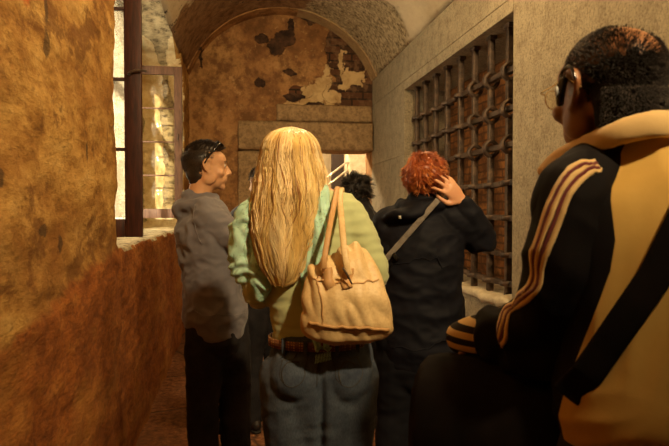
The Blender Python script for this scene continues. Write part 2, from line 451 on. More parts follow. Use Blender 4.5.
# brick infill behind the grille
bm = bmesh.new(); box(bm, (R - .06, WY0 - .1, WZ0 - .1), (R + .1, WY1 + .1, WZ1 + .1)); struct('wall_recess', bm, M_infill)
# rough stone sill lumps
bm = bmesh.new(); box(bm, (XR - .015, WY0 + .02, WZ0 - .03), (R - .05, WY1 - .02, WZ0 + .035))
me = remesh(bm, .02, 2); warp(me, lambda c, n: c + n * .02 * noise.fractal(c * 7, .6, 2, 3)); struct('trim_1', me, M_pale, True)

# vault
def arch(x):     # height of the segmental vault at x
    cx = (XL + XR) / 2; h = (XR - XL) / 2; rise = ZT - ZS; Rr = (h * h + rise * rise) / (2 * rise)
    return ZT - Rr + math.sqrt(max(0, Rr * Rr - (x - cx) ** 2))
bm = bmesh.new(); nx, ny = 48, 200; grid = []
for j in range(ny + 1):
    y = YB + (YF + .15 - YB) * j / ny; row = []
    for i in range(nx + 1):
        x = XL - .02 + (XR - XL + .04) * i / nx; z = arch(min(max(x, XL), XR))
        p = V((x, y, z)); p.z += .018 * noise.fractal(p * 3, .6, 2, 4); row.append(bm.verts.new(p))
    grid.append(row)
for j in range(ny):
    for i in range(nx): bm.faces.new((grid[j][i], grid[j + 1][i], grid[j + 1][i + 1], grid[j][i + 1]))
g = bmesh.ops.extrude_face_region(bm, geom=bm.faces[:])
for v in [x for x in g['geom'] if isinstance(x, bmesh.types.BMVert)]: v.co.z = 4.4
struct('ceiling', bm, M_vault, True)

# end wall: tympanum plus masonry round the doorway
DX0, DX1, DZ = .02, XR - .004, 2.20
bm = bmesh.new()
def ebox(x0, x1, z0, z1, y0=7.9, y1=8.35): box(bm, (x0, y0, z0), (x1, y1, z1))
ebox(-1.1, DX0, -.1, 4.3); ebox(DX1, XR + .2, -.1, 4.3); ebox(DX0 - .02, DX1 + .02, DZ + .1, 4.3)
me = remesh(bm, .035, 2); warp(me, lambda c, n: c + n * (.012 * noise.fractal(c * 3, .6, 2, 4)))
struct('wall_back', me, M_lun, True)
# lintel stones and jambs, standing slightly proud
def rough_stone(name, lo, hi, mat, vox=.02, amp=.008):
    bm = bmesh.new(); box(bm, lo, hi); me = remesh(bm, vox, 3)
    warp(me, lambda c, n: c + n * amp * noise.fractal(c * 8, .6, 2, 4)); return struct(name, me, mat, True)
q0 = P(238, 121, 7.75); q1 = P(373, 151, 7.75)
rough_stone('trim_2', (q0.x, 7.78, DZ - .0), (XR - .005, 8.3, q0.z), M_stone2)
q2 = P(277, 103, 7.75); q3 = P(373, 118, 7.75)
rough_stone('trim_3', (q2.x, 7.84, q0.z + .012), (XR - .01, 8.3, q2.z), M_stone2)
rough_stone('trim_4', (q0.x, 7.84, -.05), (P(262, 150, 7.75).x, 8.3, DZ - .01), M_stone2)
# arch ring against the end wall
bm = bmesh.new(); n = 40; prof = []
for i in range(n + 1):
    x = XL + (XR - XL) * i / n; z = arch(x); cx = (XL + XR) / 2
    d = V((x - cx, 0, z - (ZT - 1.283))).normalized()
    p = V((x, 0, z)); prof.append((p + d * .03, p - d * .016))
rows = []
for o_, i_ in prof:
    rows.append([bm.verts.new((p.x, y, p.z + .006 * noise.noise(p * 9))) for p, y in ((o_, 7.62), (i_, 7.62), (i_, 7.93), (o_, 7.93))])
for a, b in zip(rows, rows[1:]):
    for k in range(4): bm.faces.new((a[k], a[(k + 1) % 4], b[(k + 1) % 4], b[k]))
bm.faces.new(rows[0]); bm.faces.new(rows[-1][::-1])
ro = struct('trim_5', bm, [M_archst, M_lun])
for p in ro.data.polygons:
    if p.center.x < .75: p.material_index = 1
# wall behind the photographer
bm = bmesh.new(); box(bm, (-1.1, YB - .2, -.1), (R, YB, 4.3)); struct('wall_front', bm, M_stone)

# room past the doorway
bm = bmesh.new()
box(bm, (-1.2, 8.3, -.1), (-1.0, 12.7, 3.6)); struct('wall_left_beyond', bm, M_pale)
bm = bmesh.new(); box(bm, (2.6, 8.3, -.1), (2.8, 12.7, 3.6)); struct('wall_right_beyond', bm, M_pale)
bm = bmesh.new(); box(bm, (-1.2, 12.3, -.1), (2.8, 12.5, 3.6)); struct('wall_end_beyond', bm, M_pale)
bm = bmesh.new(); box(bm, (-1.2, 8.3, 3.5), (2.8, 12.5, 3.6)); struct('ceiling_beyond', bm, M_stone)
bm = bmesh.new(); a = P(333, 200, 10.2); b = P(345, 200, 10.2)
box(bm, (a.x, 10.15, 0), (b.x, 10.28, 3.4))
struct('trim_6', bm, simple('dark_timber_post', (.03, .018, .012)))  # one near-black brown over the whole post
bx_ = P(346, 200, 10.3)
rough_stone('wall_pier_beyond', (b.x + .01, 9.9, -.05), (2.6, 10.2, 3.45), M_pale, .03)
th = thing('stair_handrail', 'pale slanting metal handrail rising past the small doorway opening at the back', 'handrail', (a.x, 9.9, 0))
bm = bmesh.new()
for k, dz in enumerate((0, .14)):
    bm = bmesh.new()
    tube(bm, [(-.16, 0, 1.80 + dz), (.18, 0, 2.06 + dz), (.22, 0, 2.08 + dz)], [.016] * 3, n=0, seg=8); link('rail', bm, simple('worn_steel', (.5, .42, .3), .4, .6), th)
for xx in (-.14, .20):
    bm = bmesh.new(); tube(bm, [(xx, 0, 0), (xx, 0, 1.78 + (xx + .16) * .76)], [.012] * 2, n=0, seg=8); link('post', bm, bpy.data.materials['worn_steel'], th)

# ================================================================== windows
def casement(name, label, loc, rz, w, h, mat, glass, rows=4):
    t = thing(name, label, 'window'); t.location = loc; t.rotation_euler = (0, 0, rz)
    s = .095 if name else .09
    for (x0, x1, z0, z1, nm) in ((0, .07, 0, h, 'stile'), (w - .092, w, 0, h, 'stile'), (.07, w - .092, 0, .10, 'bottom_rail'), (.07, w - .092, h - .08, h, 'top_rail')):
        bm = bmesh.new(); box(bm, (x0 + .0005, -.022, z0), (x1 - .0005, .022, z1), .004); link(nm, bm, mat, t)
    gh = (h - .18) / rows
    for k in range(1, rows):
        bm = bmesh.new(); box(bm, (.07, -.012, .10 + gh * k - .009), (w - .092, .012, .10 + gh * k + .009), .002); link('glazing_bar', bm, mat, t)
    for k in range(rows):
        bm = bmesh.new(); box(bm, (.07, -.002, .10 + gh * k + .009), (w - .092, .002, .10 + gh * (k + 1) - .009)); link('pane', bm, glass, t)
    bm = bmesh.new(); tube(bm, [(w - .06, -.02, h * .52), (w - .06, -.05, h * .52), (w - .02, -.055, h * .53), (w + .03, -.05, h * .53)], [.008, .007, .007, .006], seg=8)
    link('latch', bm, M_iron, t)
    return t
cz = 1.42 - 27 / 180
n1 = P(145, 235, 3.42); n0 = P(108, 235, 3.42)
casement('window_casement', 'dark red window casement standing open beside the ochre wall edge', (-1.055, 3.47, cz), 0, n1.x + 1.055, 1.72, M_wood, M_dirty)
f1 = P(183, 218, 6.55); f0 = P(140, 218, 6.55)
w_far = .50
t = thing('window_casement', 'smaller brown casement standing open behind the man in the grey hoodie', 'window')
hf = 150 * 6.55 / 600
t.location = (f1.x - w_far, f1.y, f1.z)
def fpart(nm, x0, x1, z0, z1, mat=M_wood2, d=.02):
    bm = bmesh.new(); box(bm, (x0, -d, z0), (x1, d, z1), .003 if d > .005 else 0); link(nm, bm, mat, t)
fpart('stile', 0, .06, 0, hf); fpart('stile', w_far - .085, w_far, 0, hf); fpart('bottom_rail', .061, w_far - .086, 0, .10); fpart('top_rail', .061, w_far - .086, hf - .09, hf)
gh = (hf - .19) / 4
for k in range(1, 4): fpart('glazing_bar', .061, w_far - .086, .10 + gh * k - .008, .10 + gh * k + .008, d=.01)
for k in range(4): fpart('pane', .061, w_far - .086, .10 + gh * k + .009, .10 + gh * (k + 1) - .009, M_glass, .002)
bm = bmesh.new(); tube(bm, [(w_far - .045, -.02, .9), (w_far - .045, -.045, .9), (w_far - .045, -.045, .84)], [.008, .007, .007], seg=8); link('latch', bm, M_iron, t)
# fixed frame at the outer face of the recess
wf = thing('window_1', 'outer window frame set in the recess', 'window'); del wf['label']; del wf['category']; wf['kind'] = 'structure'
for (y0, y1, z0, z1) in ((3.3, 3.42, SILL - .02, 3.3), (6.62, 6.74, SILL - .02, 3.2), (5.0, 5.08, SILL, 3.6), (3.42, 6.62, SILL - .02, SILL + .07), (3.42, 6.62, 2.5, 2.56)):
    bm = bmesh.new(); box(bm, (-1.12, y0, z0), (-1.05, y1, z1), .004); link('frame_bar', bm, M_wood2, wf)['kind'] = 'structure'
bm = bmesh.new(); box(bm, (-1.092, 3.42, SILL + .07), (-1.088, 6.62, 3.6)); link('pane', bm, M_dirty, wf)['kind'] = 'structure'
# masonry closing the recess beside the frame
bm = bmesh.new(); box(bm, (-1.3, RY0 - .4, -.1), (-1.11, 3.32, 4)); box(bm, (-1.3, 6.72, -.1), (-1.11, RY1 + .6, 4)); box(bm, (-1.3, 3.3, 3.3), (-1.11, 6.74, 4))
struct('wall_left_outer', bm, M_reveal)

# ================================================================== grille
gt = thing('window_grille', 'forged iron grille of heavy interlaced bars across the stone opening', 'grille', (XR + .10, 0, 0))
ys = [3.98, 4.29, 4.60, 4.91, 5.24, 5.56, 5.88, 6.18]
zs = [2.39, 2.13, 1.88, 1.61, 1.36, 1.11, .90]
for j, y in enumerate(ys):
    bm = bmesh.new(); w = .022
    # vertical bar opening into an eye round each crossbar, every second column passes through instead
    eye = j < 3; tops = [z for z in zs if z > 1.8]
    ztop = WZ1 + .03; pts = [WZ0 + .01]
    segs_ = []
    if eye:
        cur = WZ0 + .02
        for z in sorted(tops):
            segs_.append((cur, z - .042)); cur = z + .042
            for s in (-1, 1):
                tube(bm, [(0, y, z - .065), (s * .040, y, z - .034), (s * .052, y, z), (s * .040, y, z + .034), (0, y, z + .065)], [(.026, .014), (.026, .013), (.026, .013), (.026, .013), (.026, .014)], side=(0, 1, 0), seg=8, n=3, pw=4)
        segs_.append((cur, ztop))
        for a, b in segs_: box(bm, (-w, y - w, a), (w, y + w, b), .005)
    else: box(bm, (-w, y - w, WZ0 + .02), (w, y + w, ztop), .005)
    box(bm, (-.028, y - .045, ztop - .055), (.028, y + .045, ztop - .02), .006)
    link('upright_bar', bm, M_iron, gt)
for z in zs:
    bm = bmesh.new(); w = .020; cur = WY0 - .02
    for j, y in enumerate(ys):
        if j < 3 and z > 1.8: continue
        for s in (-1, 1):
            tube(bm, [(0, y - .06, z), (s * .040, y - .026, z), (s * .048, y, z), (s * .040, y + .026, z), (0, y + .06, z)], [(.019, .010)] * 5, side=(0, 0, 1), seg=8, n=3, pw=4)
        if cur < y - .045: box(bm, (-w, cur, z - w), (w, y - .045, z + w), .005)
        cur = y + .045
    box(bm, (-w, cur, z - w), (w, 6.33, z + w), .005)
    for v in bm.verts: v.co.z += .006 * math.sin(v.co.y * 5 + z * 9)
    link('cross_bar', bm, M_iron, gt)
# ================================================================== people: shared builders
def skin_mat(name, base, red, lip, hairline=None, rough=.45):
    m = NT(name, rough, .4)
    n = m.noise(14, 5, .6); f = m.noise(120, 4, .6)
    m.color(m.mix(m.ramp(n, [(.35, .5), (.65, 0)]), base, red)); m.b.inputs['Subsurface Weight'].default_value = .08
    m.b.inputs['Subsurface Radius'].default_value = (.02, .008, .004)
    m.bump(f, .12, .001); return m.m
def cloth(name, col, rough=.85, var=.15, weave=260, sheen=.2, spec=.2, big=6):
    m = NT(name, rough, spec)
    n = m.noise(big, 6, .6); f = m.noise(weave, 2, .5)
    lo = tuple(c * (1 - var) for c in col); hi = tuple(min(1, c * (1 + var)) for c in col)
    m.color(m.ramp(n, [(.3, lo), (.7, hi)])); m.b.inputs['Sheen Weight'].default_value = sheen; m.b.inputs['Sheen Roughness'].default_value = .5
    m.bump(f, .25, .0008); return m.m
def denim(name, col, fade):
    m = NT(name, .85, .2); n = m.noise(7, 7, .65); w = m.noise(300, 2, .5, m.map((1, 1, .3)))
    c = m.ramp(n, [(.35, col), (.7, fade)]); m.color(m.mix(m.ramp(w, [(.35, .35), (.6, 0)]), c, tuple(x * .5 for x in col)))
    m.bump(w, .35, .001); return m.m

class Head:
    """head frame: origin between the ears, +y where the face points"""
    def __init__(s, c, yaw=0, pitch=0, roll=0, k=1.0):
        s.M = Matrix.Translation(c) @ Matrix.Rotation(yaw, 4, 'Z') @ Matrix.Rotation(pitch, 4, 'X') @ Matrix.Rotation(roll, 4, 'Y') @ Matrix.Scale(k, 4)
        s.k = k; s.I = s.M.inverted()
    def __call__(s, x, y, z): return s.M @ V((x, y, z))
    def add(s, bm):
        R = s.M.to_3x3().normalized(); k = s.k
        def E(c, r, rx=0): ell(bm, s(*c), tuple(a * k for a in r), R @ Matrix.Rotation(rx, 3, 'X'))
        E((0, -.015, .032), (.077, .098, .084)); E((0, -.04, -.005), (.066, .066, .07))
        E((0, .022, -.012), (.066, .068, .085)); E((0, .035, -.066), (.052, .050, .040), .2); E((0, .072, -.094), (.024, .018, .018))
        E((0, .05, .035), (.060, .046, .05))
        for q in (-1, 1):
            E((q * .044, .058, -.028), (.022, .024, .020)); E((q * .060, .005, -.05), (.014, .035, .035))
            E((q * .031, .080, .008), (.0155, .0125, .011))
            # ear: rim, lobe, bowl
            tube(bm, [s(q * .070, .012, .018), s(q * .083, .004, .034), s(q * .088, -.016, .034), s(q * .087, -.026, .012), s(q * .080, -.014, -.012), s(q * .073, .004, -.030), s(q * .070, .012, -.022)], [.0065 * k] * 7, seg=8, n=3)
            E((q * .075, -.006, .006), (.006, .018, .026)); E((q * .073, .010, -.004), (.006, .006, .007))
        tube(bm, [s(-.045, .070, .026), s(-.02, .088, .027), s(.02, .088, .027), s(.045, .070, .026)], [.009 * k, .009 * k, .009 * k, .009 * k], seg=8)
        tube(bm, [s(0, .086, .022), s(0, .100, .0), s(0, .112, -.022), s(0, .113, -.030)], [.0095 * k, .0085 * k, .0105 * k, .010 * k], seg=10)
        for q in (-1, 1): E((q * .0115, .100, -.032), (.0075, .011, .007))
        E((0, .088, -.044), (.020, .012, .014))
        tube(bm, [s(-.024, .080, -.056), s(-.010, .095, -.0525), s(.010, .095, -.0525), s(.024, .080, -.056)], [.005 * k] * 4, seg=8)
        tube(bm, [s(-.021, .080, -.065), s(0, .095, -.067), s(.021, .080, -.065)], [.0062 * k] * 3, seg=8)
    def lid(s, p):      # local coords of a world-of-person point
        return s.I @ p

def hand(bm, wrist, d, n, thumb=1, curl=(.35, .45, .4), k=1.0, spread=.12, curls=None, thumbc=.4):
    """d towards the fingers, n out of the palm, thumb side = d x n * thumb"""
    d = V(d).normalized(); n = V(n); n = (n - d * n.dot(d)).normalized(); t = d.cross(n).normalized() * thumb
    wr = V(wrist)
    tube(bm, [wr - d * .03 * k, wr + d * .01 * k, wr + d * .045 * k, wr + d * .085 * k], [(.025 * k, .019 * k), (.028 * k, .017 * k), (.038 * k, .0155 * k), (.040 * k, .0125 * k)], side=t, seg=16, n=3)
    ell(bm, wr + d * .03 * k + t * .024 * k + n * .008 * k, (.016 * k, .016 * k, .016 * k))
    L = (.074, .082, .076, .060); off = (.030, .010, -.011, -.030)
    for i in range(4):
        a = spread * (1.2 - i * .9); dd = (d + t * a).normalized(); nn = (n - dd * n.dot(dd)).normalized()
        c = curls[i] if curls else curl
        p = wr + d * (.080 - .004 * abs(i - 1)) * k + t * off[i] * k
        pts = [p - dd * .02 * k]; pts.append(p); ang = 0
        for sgm, (fr, cc) in enumerate(zip((.45, .30, .25), c)):
            ang += cc
            p = p + (dd * math.cos(ang) + nn * math.sin(ang)) * L[i] * fr * k; pts.append(p)
        r = .0092 - .0008 * (i == 3); tube(bm, pts, [r * k, (r + .0003) * k, r * .98 * k, r * .9 * k, r * .78 * k], side=t, seg=10, n=3)
    p = wr + d * .022 * k + t * .026 * k; dd = (d * .62 + t * .75 + n * .25).normalized()
    p1 = p + dd * .036 * k; d2 = (d * .85 + t * (.45 - thumbc) + n * thumbc).normalized(); p2 = p1 + d2 * .032 * k; d3 = (d * .9 + t * (.3 - thumbc) + n * thumbc).normalized(); p3 = p2 + d3 * .026 * k
    tube(bm, [p - dd * .01, p, p1, p2, p3], [.012 * k, .013 * k, .0115 * k, .0105 * k, .0085 * k], side=t, seg=10, n=3)

def torso(bm, J, pad=0, z0=None, top=True, secs=None):
    """J: dict with hip, chest, neck points, facing side vector; secs rows (t along spine, a, b)"""
    side = J['side']; pts = [V(p) for p in J['spine']]
    tube(bm, pts, [(a + pad, b + pad) for a, b in J['sec']], side=side, seg=28, n=4)
def limb(bm, pts, rad, pad=0, side=(1, 0, 0)): tube(bm, pts, [(r + pad) if not isinstance(r, tuple) else (r[0] + pad, r[1] + pad) for r in rad], side=side, seg=16, n=4)

def shoe(root, ankle, yaw, mat, sole, name='shoe', L=.27):
    bm = bmesh.new(); M = Matrix.Translation((ankle[0], ankle[1], 0)) @ Matrix.Rotation(yaw, 4, 'Z')
    tube(bm, [M @ V(p) for p in ((0, -.06, .045), (0, -.02, .055), (0, .05, .05), (0, .12, .038), (0, .17, .032))], [(.034, .035), (.038, .042), (.042, .036), (.045, .026), (.038, .022)], side=M.to_3x3() @ V((1, 0, 0)), seg=16)
    tube(bm, [M @ V((0, -.02, .05)), M @ V((0, -.02, .10))], [.040, .042], seg=16)
    me = remesh(bm, .008, 4)
    for v in me.vertices: v.co.z = max(v.co.z, .012)
    o = link(name, me, mat, root)
    bm = bmesh.new(); tube(bm, [M @ V(p) for p in ((0, -.075, .010), (0, -.02, .010), (0, .06, .010), (0, .13, .010), (0, .185, .010))], [(.026, .009), (.037, .010), (.042, .010), (.046, .010), (.025, .009)], side=M.to_3x3() @ V((1, 0, 0)), seg=12)
    link('sole', bm, sole, o)

def person(name, label, px, d, rz, group=None):
    p = P(px, 210, d)
    return thing(name, label, 'person', (p.x, p.y, 0), rz)

def scalp_points(h, n, region, k=1.0, rx=.079, ry=.100, rz=.086, c=(0, -.015, .032)):
    """roots on the skull with outward normals, in person coords"""
    out = []
    while len(out) < n:
        q = V((random.gauss(0, 1), random.gauss(0, 1), random.gauss(0, 1))).normalized()
        if not region(q): continue
        loc = V((c[0] + q.x * rx, c[1] + q.y * ry, c[2] + q.z * rz))
        nn = (h.M.to_3x3() @ V((q.x / rx, q.y / ry, q.z / rz))).normalized()
        out.append((h.M @ loc, nn, q))
    return out
M_shoe = simple('black_shoe_leather', (.02, .016, .014), .45); M_sole = simple('dark_sole_rubber', (.03, .025, .02), .8)
def PL(root):
    """maps a picture direction onto the plane y = const in the person's own frame"""
    I = root.matrix_basis.inverted(); C = V((0, 0, CAMZ))
    def f(px, py, y=0.0):
        d = (P(px, py, 1) - C); o = I @ C; dd = I.to_3x3() @ d
        return o + dd * ((y - o.y) / dd.y)
    return f
# ================================================================== the blonde woman, seen from behind
# local axes: x to the right of the picture, y away from the viewer, z up; 1 px = 1/306 m at her distance
KB = 1.96 / 600; BX = 318
def bl(px, py, y=0): return V(((px - BX) * KB, y, CAMZ - (py - 210) * KB))
W = person('person', 'woman with long wavy blonde hair, mint scarf and jeans, seen from behind', BX, 1.96, ray(BX))
bl = PL(W)
Sk = skin_mat('fair_skin', (.70, .42, .26), (.62, .30, .18), (.5, .2, .15))
Hd = Head(bl(290, 171, .03), yaw=.12, pitch=-.05)
bm = bmesh.new()
Hd.add(bm)
tube(bm, [bl(292, 184, .03), bl(297, 194, .01), bl(303, 207, 0)], [.052, .05, .075], n=4)
sp = [bl(320, 372), bl(321, 345), bl(316, 312), bl(312, 280), bl(309, 250), bl(307, 226), bl(305, 206), bl(301, 197)]
sec = [(.150, .105), (.155, .11), (.125, .09), (.125, .09), (.14, .10), (.155, .10), (.13, .08), (.06, .055)]
tube(bm, sp, sec, seg=28)
def leg(bm, hx, kx, ax, pad=0, ky=0.0, ay=0.0, top=.92, r=(.098, .085, .060, .055, .042)):
    limb(bm, [(hx, .0, top), (hx * .8 + kx * .2, .01, top - .18), (kx, .02 + ky, .50), (kx * .7 + ax * .3, -.0 + ky, .34), (ax, ay, .09)], r, pad)
leg(bm, -.080, -.09, -.10, top=.86); leg(bm, .088, .10, .11, top=.86)
sR, eR, wR = bl(345, 212, 0), bl(374, 275, -.0), bl(352, 292, .17)
sL, eL, wL = bl(262, 216, 0), bl(257, 294, .0), bl(276, 284, .25)
limb(bm, [sR, (sR + eR) / 2, eR], [.050, .045, .036]); limb(bm, [eR, (eR + wR) / 2, wR], [.037, .034, .025])
limb(bm, [sL, (sL + eL) / 2, eL], [.050, .045, .036]); limb(bm, [eL, (eL + wL) / 2, wL], [.037, .034, .025])
hand(bm, wR, (wR - eR) + V((-.05, .0, .03)), (-1, 0, -.2), 1, k=.9); hand(bm, wL, (wL - eL) + V((.05, 0, .05)), (1, 0, -.2), -1, k=.9)
body = link('body', remesh(bm, .0065, 4), Sk, W)
# sage long-sleeved top
M_top = cloth('sage_green_knit', (.46, .50, .26), .85, .10)
bm = bmesh.new()
sp2 = [bl(319, 341), bl(318, 325), bl(314, 308), bl(312, 282), bl(309, 250), bl(307, 226), bl(305, 207), bl(302, 199)]
tube(bm, sp2, [(.153, .108), (.148, .104), (.145, .104), (.146, .104), (.152, .108), (.165, .108), (.142, .088), (.07, .062)], seg=28)
limb(bm, [bl(335, 208), sR, (sR + eR) / 2 + V((.012, 0, 0)), eR + V((.004, 0, 0)), (eR + wR) / 2, wR], [.052, .060, .056, .046, .040, .032])
limb(bm, [bl(275, 210), sL, (sL + eL) / 2, eL, (eL + wL) / 2, wL], [.052, .060, .054, .046, .040, .032])
me = remesh(bm, .007, 5)
wrinkle(me, .0045, (10, 10, 34), .3, 3)
top_me = me
link('long_sleeved_top', me, M_top, W)
bvT = bvh_of(me)
# jeans
M_jean = denim('blue_denim', (.035, .045, .07), (.11, .135, .17))
bm = bmesh.new()
tube(bm, [bl(321, 440), bl(321, 415), bl(321, 395), bl(321, 370), bl(321, 350), bl(319, 335)], [(.12, .075), (.158, .10), (.168, .115), (.176, .125), (.168, .12), (.156, .113)], seg=28)
for q in (-1, 1): ell(bm, bl(321 + q * 25, 374, -.052), (.088, .085, .095))
leg(bm, -.086, -.085, -.10, .012, top=.88); leg(bm, .092, .092, .11, .012, top=.88)
me = remesh(bm, .007, 4)
me = wrinkle(me, .003, (12, 12, 20), .4, 9)
def crease(co, n):       # seam line between the two seats of the jeans
    x = co.x - (321 - BX) * KB
    if n.y < -.1 and co.z < .98: return co + V((0, .022, 0)) * math.exp(-(x / .012) ** 2) * min(1, (.98 - co.z) / .12)
    return co
warp(me, crease)
jeans = link('jeans', me, M_jean, W); bvJ = bvh_of(me)
M_stitch = simple('tan_jean_stitching', (.05, .045, .04), .8, bump=0)
def stitch(pts, w=.0025, nm='stitching', par=jeans, mat=M_stitch, b=None, off=.0004, n=6):
    bm = bmesh.new(); ribbon(bm, pts, w, b or bvJ, off, .0006, n=n, sub=1); return link(nm, bm, mat, par)
B = -.14
for pk in (0, 1):
    xs = [276, 283, 300, 306] if pk == 0 else [334, 341, 358, 366]
    stitch([bl(xs[0], 350, B), bl(xs[1], 352, B), bl(xs[2], 352, B), bl(xs[3], 350, B)])
    stitch([bl(xs[0], 350, B), bl(xs[0] + 1, 378, B), bl((xs[0] + xs[3]) / 2, 388, B), bl(xs[3] - 1, 378, B), bl(xs[3], 350, B)])
    c = (xs[0] + xs[3]) / 2
    stitch([bl(c - 9, 384, B), bl(c - 12, 370, B), bl(c - 3, 358, B), bl(c + 9, 362, B)], .004)
stitch([bl(266, 344, B), bl(290, 347, B), bl(321, 351, B), bl(352, 347, B), bl(374, 344, B)])
stitch([bl(321, 342, B), bl(321, 362, B), bl(321, 390, B)])
# belt
M_belt = NT('studded_brown_belt', .5, .4); vv = M_belt.voro(120, rnd=.1)
M_belt.color(M_belt.ramp(vv, [(.25, (.55, .32, .12)), (.42, (.16, .06, .025))])); M_belt.bump(M_belt.ramp(vv, [(.2, 1), (.5, 0)]), .8, .003); M_belt = M_belt.m
bm = bmesh.new(); ring = []
cx = bl(319, 339); n = 56
rows = []
for k in range(n):
    a = 2 * PI * k / n; dirv = V((math.cos(a), math.sin(a), 0))
    p = cx + V((dirv.x * .162, dirv.y * .119, 0))
    rows.append([bm.verts.new(p + dirv * o + V((0, 0, z - .004 * math.cos(a * 1) * 0))) for o, z in ((0, -.014), (.004, -.014), (.004, .014), (0, .014))])
for k in range(n):
    a, b = rows[k], rows[(k + 1) % n]
    for j in range(4): bm.faces.new((a[j], a[(j + 1) % 4], b[(j + 1) % 4], b[j]))
link('belt', bm, M_belt, W)
for px_ in (285, 306, 336, 356):
    bm = bmesh.new(); x = (px_ - BX) * KB; y = -.119 * math.sqrt(max(.02, 1 - ((x - cx.x) / .162) ** 2)) - .007
    box(bm, (x - .006, y - .003, cx.z - .026), (x + .006, y + .004, cx.z + .022), .001); link('belt_loop', bm, M_jean, W)
shoe(W, (-.10, .0), .1, M_shoe, M_sole); shoe(W, (.11, .0), -.1, M_shoe, M_sole)
# scarf: gauzy mint cloth over both shoulders, a long tail under the bag and a puff at her left elbow
M_scarf = NT('mint_gauze_scarf', .8, .2)
n1 = M_scarf.noise(9, 5, .6); n2 = M_scarf.noise(28, 3, .5, dist=2.5)
c = M_scarf.ramp(n1, [(.3, (.38, .60, .46)), (.7, (.54, .78, .62))])
c = M_scarf.mix(M_scarf.ramp(n2, [(.56, 0), (.62, .6)]), c, (.18, .30, .17))
M_scarf.color(c); M_scarf.bump(M_scarf.noise(60, 6, .7), .6, .004); M_scarf.b.inputs['Subsurface Weight'].default_value = .1; M_scarf = M_scarf.m
def drape(bm, rows, bvh, thick=.006, nu=14, fold=.006, ff=9, seed=0.0, off=.008, nn=7):
    """rows: list of (left point, right point) down the cloth; laid on the body with soft folds"""
    Ls, _ = smoothpath([r[0] for r in rows], [1] * len(rows), nn); Rs, _ = smoothpath([r[1] for r in rows], [1] * len(rows), nn)
    top, bot = [], []
    for i, (a, b) in enumerate(zip(Ls, Rs)):
        t_, b_ = [], []
        for k in range(nu + 1):
            u = k / nu; p = a.lerp(b, u)
            h = bvh.find_nearest(p) if bvh else None
            if h and (h[0] - p).length < .06: q, nr = h[0], h[1]; 
            else: q, nr = p, V((0, -1, 0))
            w = fold * (math.sin(u * ff + i * .12 + seed) + .6 * math.sin(u * ff * 2.3 - i * .2 + seed * 2)) + .004 * noise.noise(V((u * 4, i * .4, seed)))
            t_.append(bm.verts.new(q + nr * (off + fold + w + thick))); b_.append(bm.verts.new(q + nr * (off + fold + w)))
        top.append(t_); bot.append(b_)
    m = len(top)
    for i in range(m - 1):
        for k in range(nu):
            bm.faces.new((top[i][k], top[i][k + 1], top[i + 1][k + 1], top[i + 1][k])); bm.faces.new((bot[i][k], bot[i + 1][k], bot[i + 1][k + 1], bot[i][k + 1]))
        bm.faces.new((top[i][0], top[i + 1][0], bot[i + 1][0], bot[i][0])); bm.faces.new((top[i][nu], bot[i][nu], bot[i + 1][nu], top[i + 1][nu]))
    for k in range(nu):
        bm.faces.new((top[0][k], bot[0][k], bot[0][k + 1], top[0][k + 1])); bm.faces.new((top[-1][k], top[-1][k + 1], bot[-1][k + 1], bot[-1][k]))
bm = bmesh.new(); B = -.13
drape(bm, [(bl(298, 197, -.05), bl(327, 191, -.03)), (bl(302, 212, B), bl(333, 203, B)), (bl(306, 235, B), bl(331, 230, B)), (bl(303, 258, B), bl(327, 255, B)), (bl(300, 285, B), bl(322, 285, B)), (bl(302, 310, B), bl(324, 310, B)), (bl(311, 335, -.12), bl(328, 335, -.12)), (bl(316, 356, -.15), bl(331, 352, -.15))], bvT, seed=1)
scarf = link('scarf', bm, M_scarf, W)
bm = bmesh.new()     # puff around her left upper arm and elbow, thrown over the shoulder
tube(bm, [bl(292, 200, -.03), bl(270, 204, -.02), bl(252, 222, -.02), bl(245, 242, -.02), bl(247, 265, -.01), bl(257, 288, .01)], [(.05, .05), (.062, .055), (.056, .06), (.050, .06), (.055, .055), (.045, .04)], side=(0, 1, 0), seg=26)
tube(bm, [bl(248, 208, -.01), bl(238, 236, -.02), bl(240, 262, 0)], [.02, .035, .025], seg=14)
tube(bm, [bl(262, 240, -.06), bl(262, 262, -.06), bl(262, 282, -.06), bl(262, 298, -.05)], [(.02, .035), (.03, .04), (.026, .035), (.015, .02)], side=(0, 1, 0), seg=14)
me = remesh(bm, .0065, 4)
def fold_(co, n):
    a = math.atan2(co.y, co.x + .24); q = V((co.x * 14 + co.z * 9, co.y * 16, co.z * 11))
    return co + n * (.008 * (abs(noise.noise(q * 1.3)) * 2 - .5) + .004 * math.sin(co.z * 120 + 14 * noise.noise(q * .6)))
warp(me, fold_); link('scarf_fold', me, M_scarf, scarf)
# frayed tail
fr = []
for i in range(36):
    u = i / 35; a = bl(315, 355, -.152).lerp(bl(331, 351, -.152), u)
    fr.append(([a + V((.002 * math.sin(j + i), .0, -j * .009)) for j in range(4)], .0012, .0008, 0))
strandmesh('fringe', fr, [M_scarf], scarf)
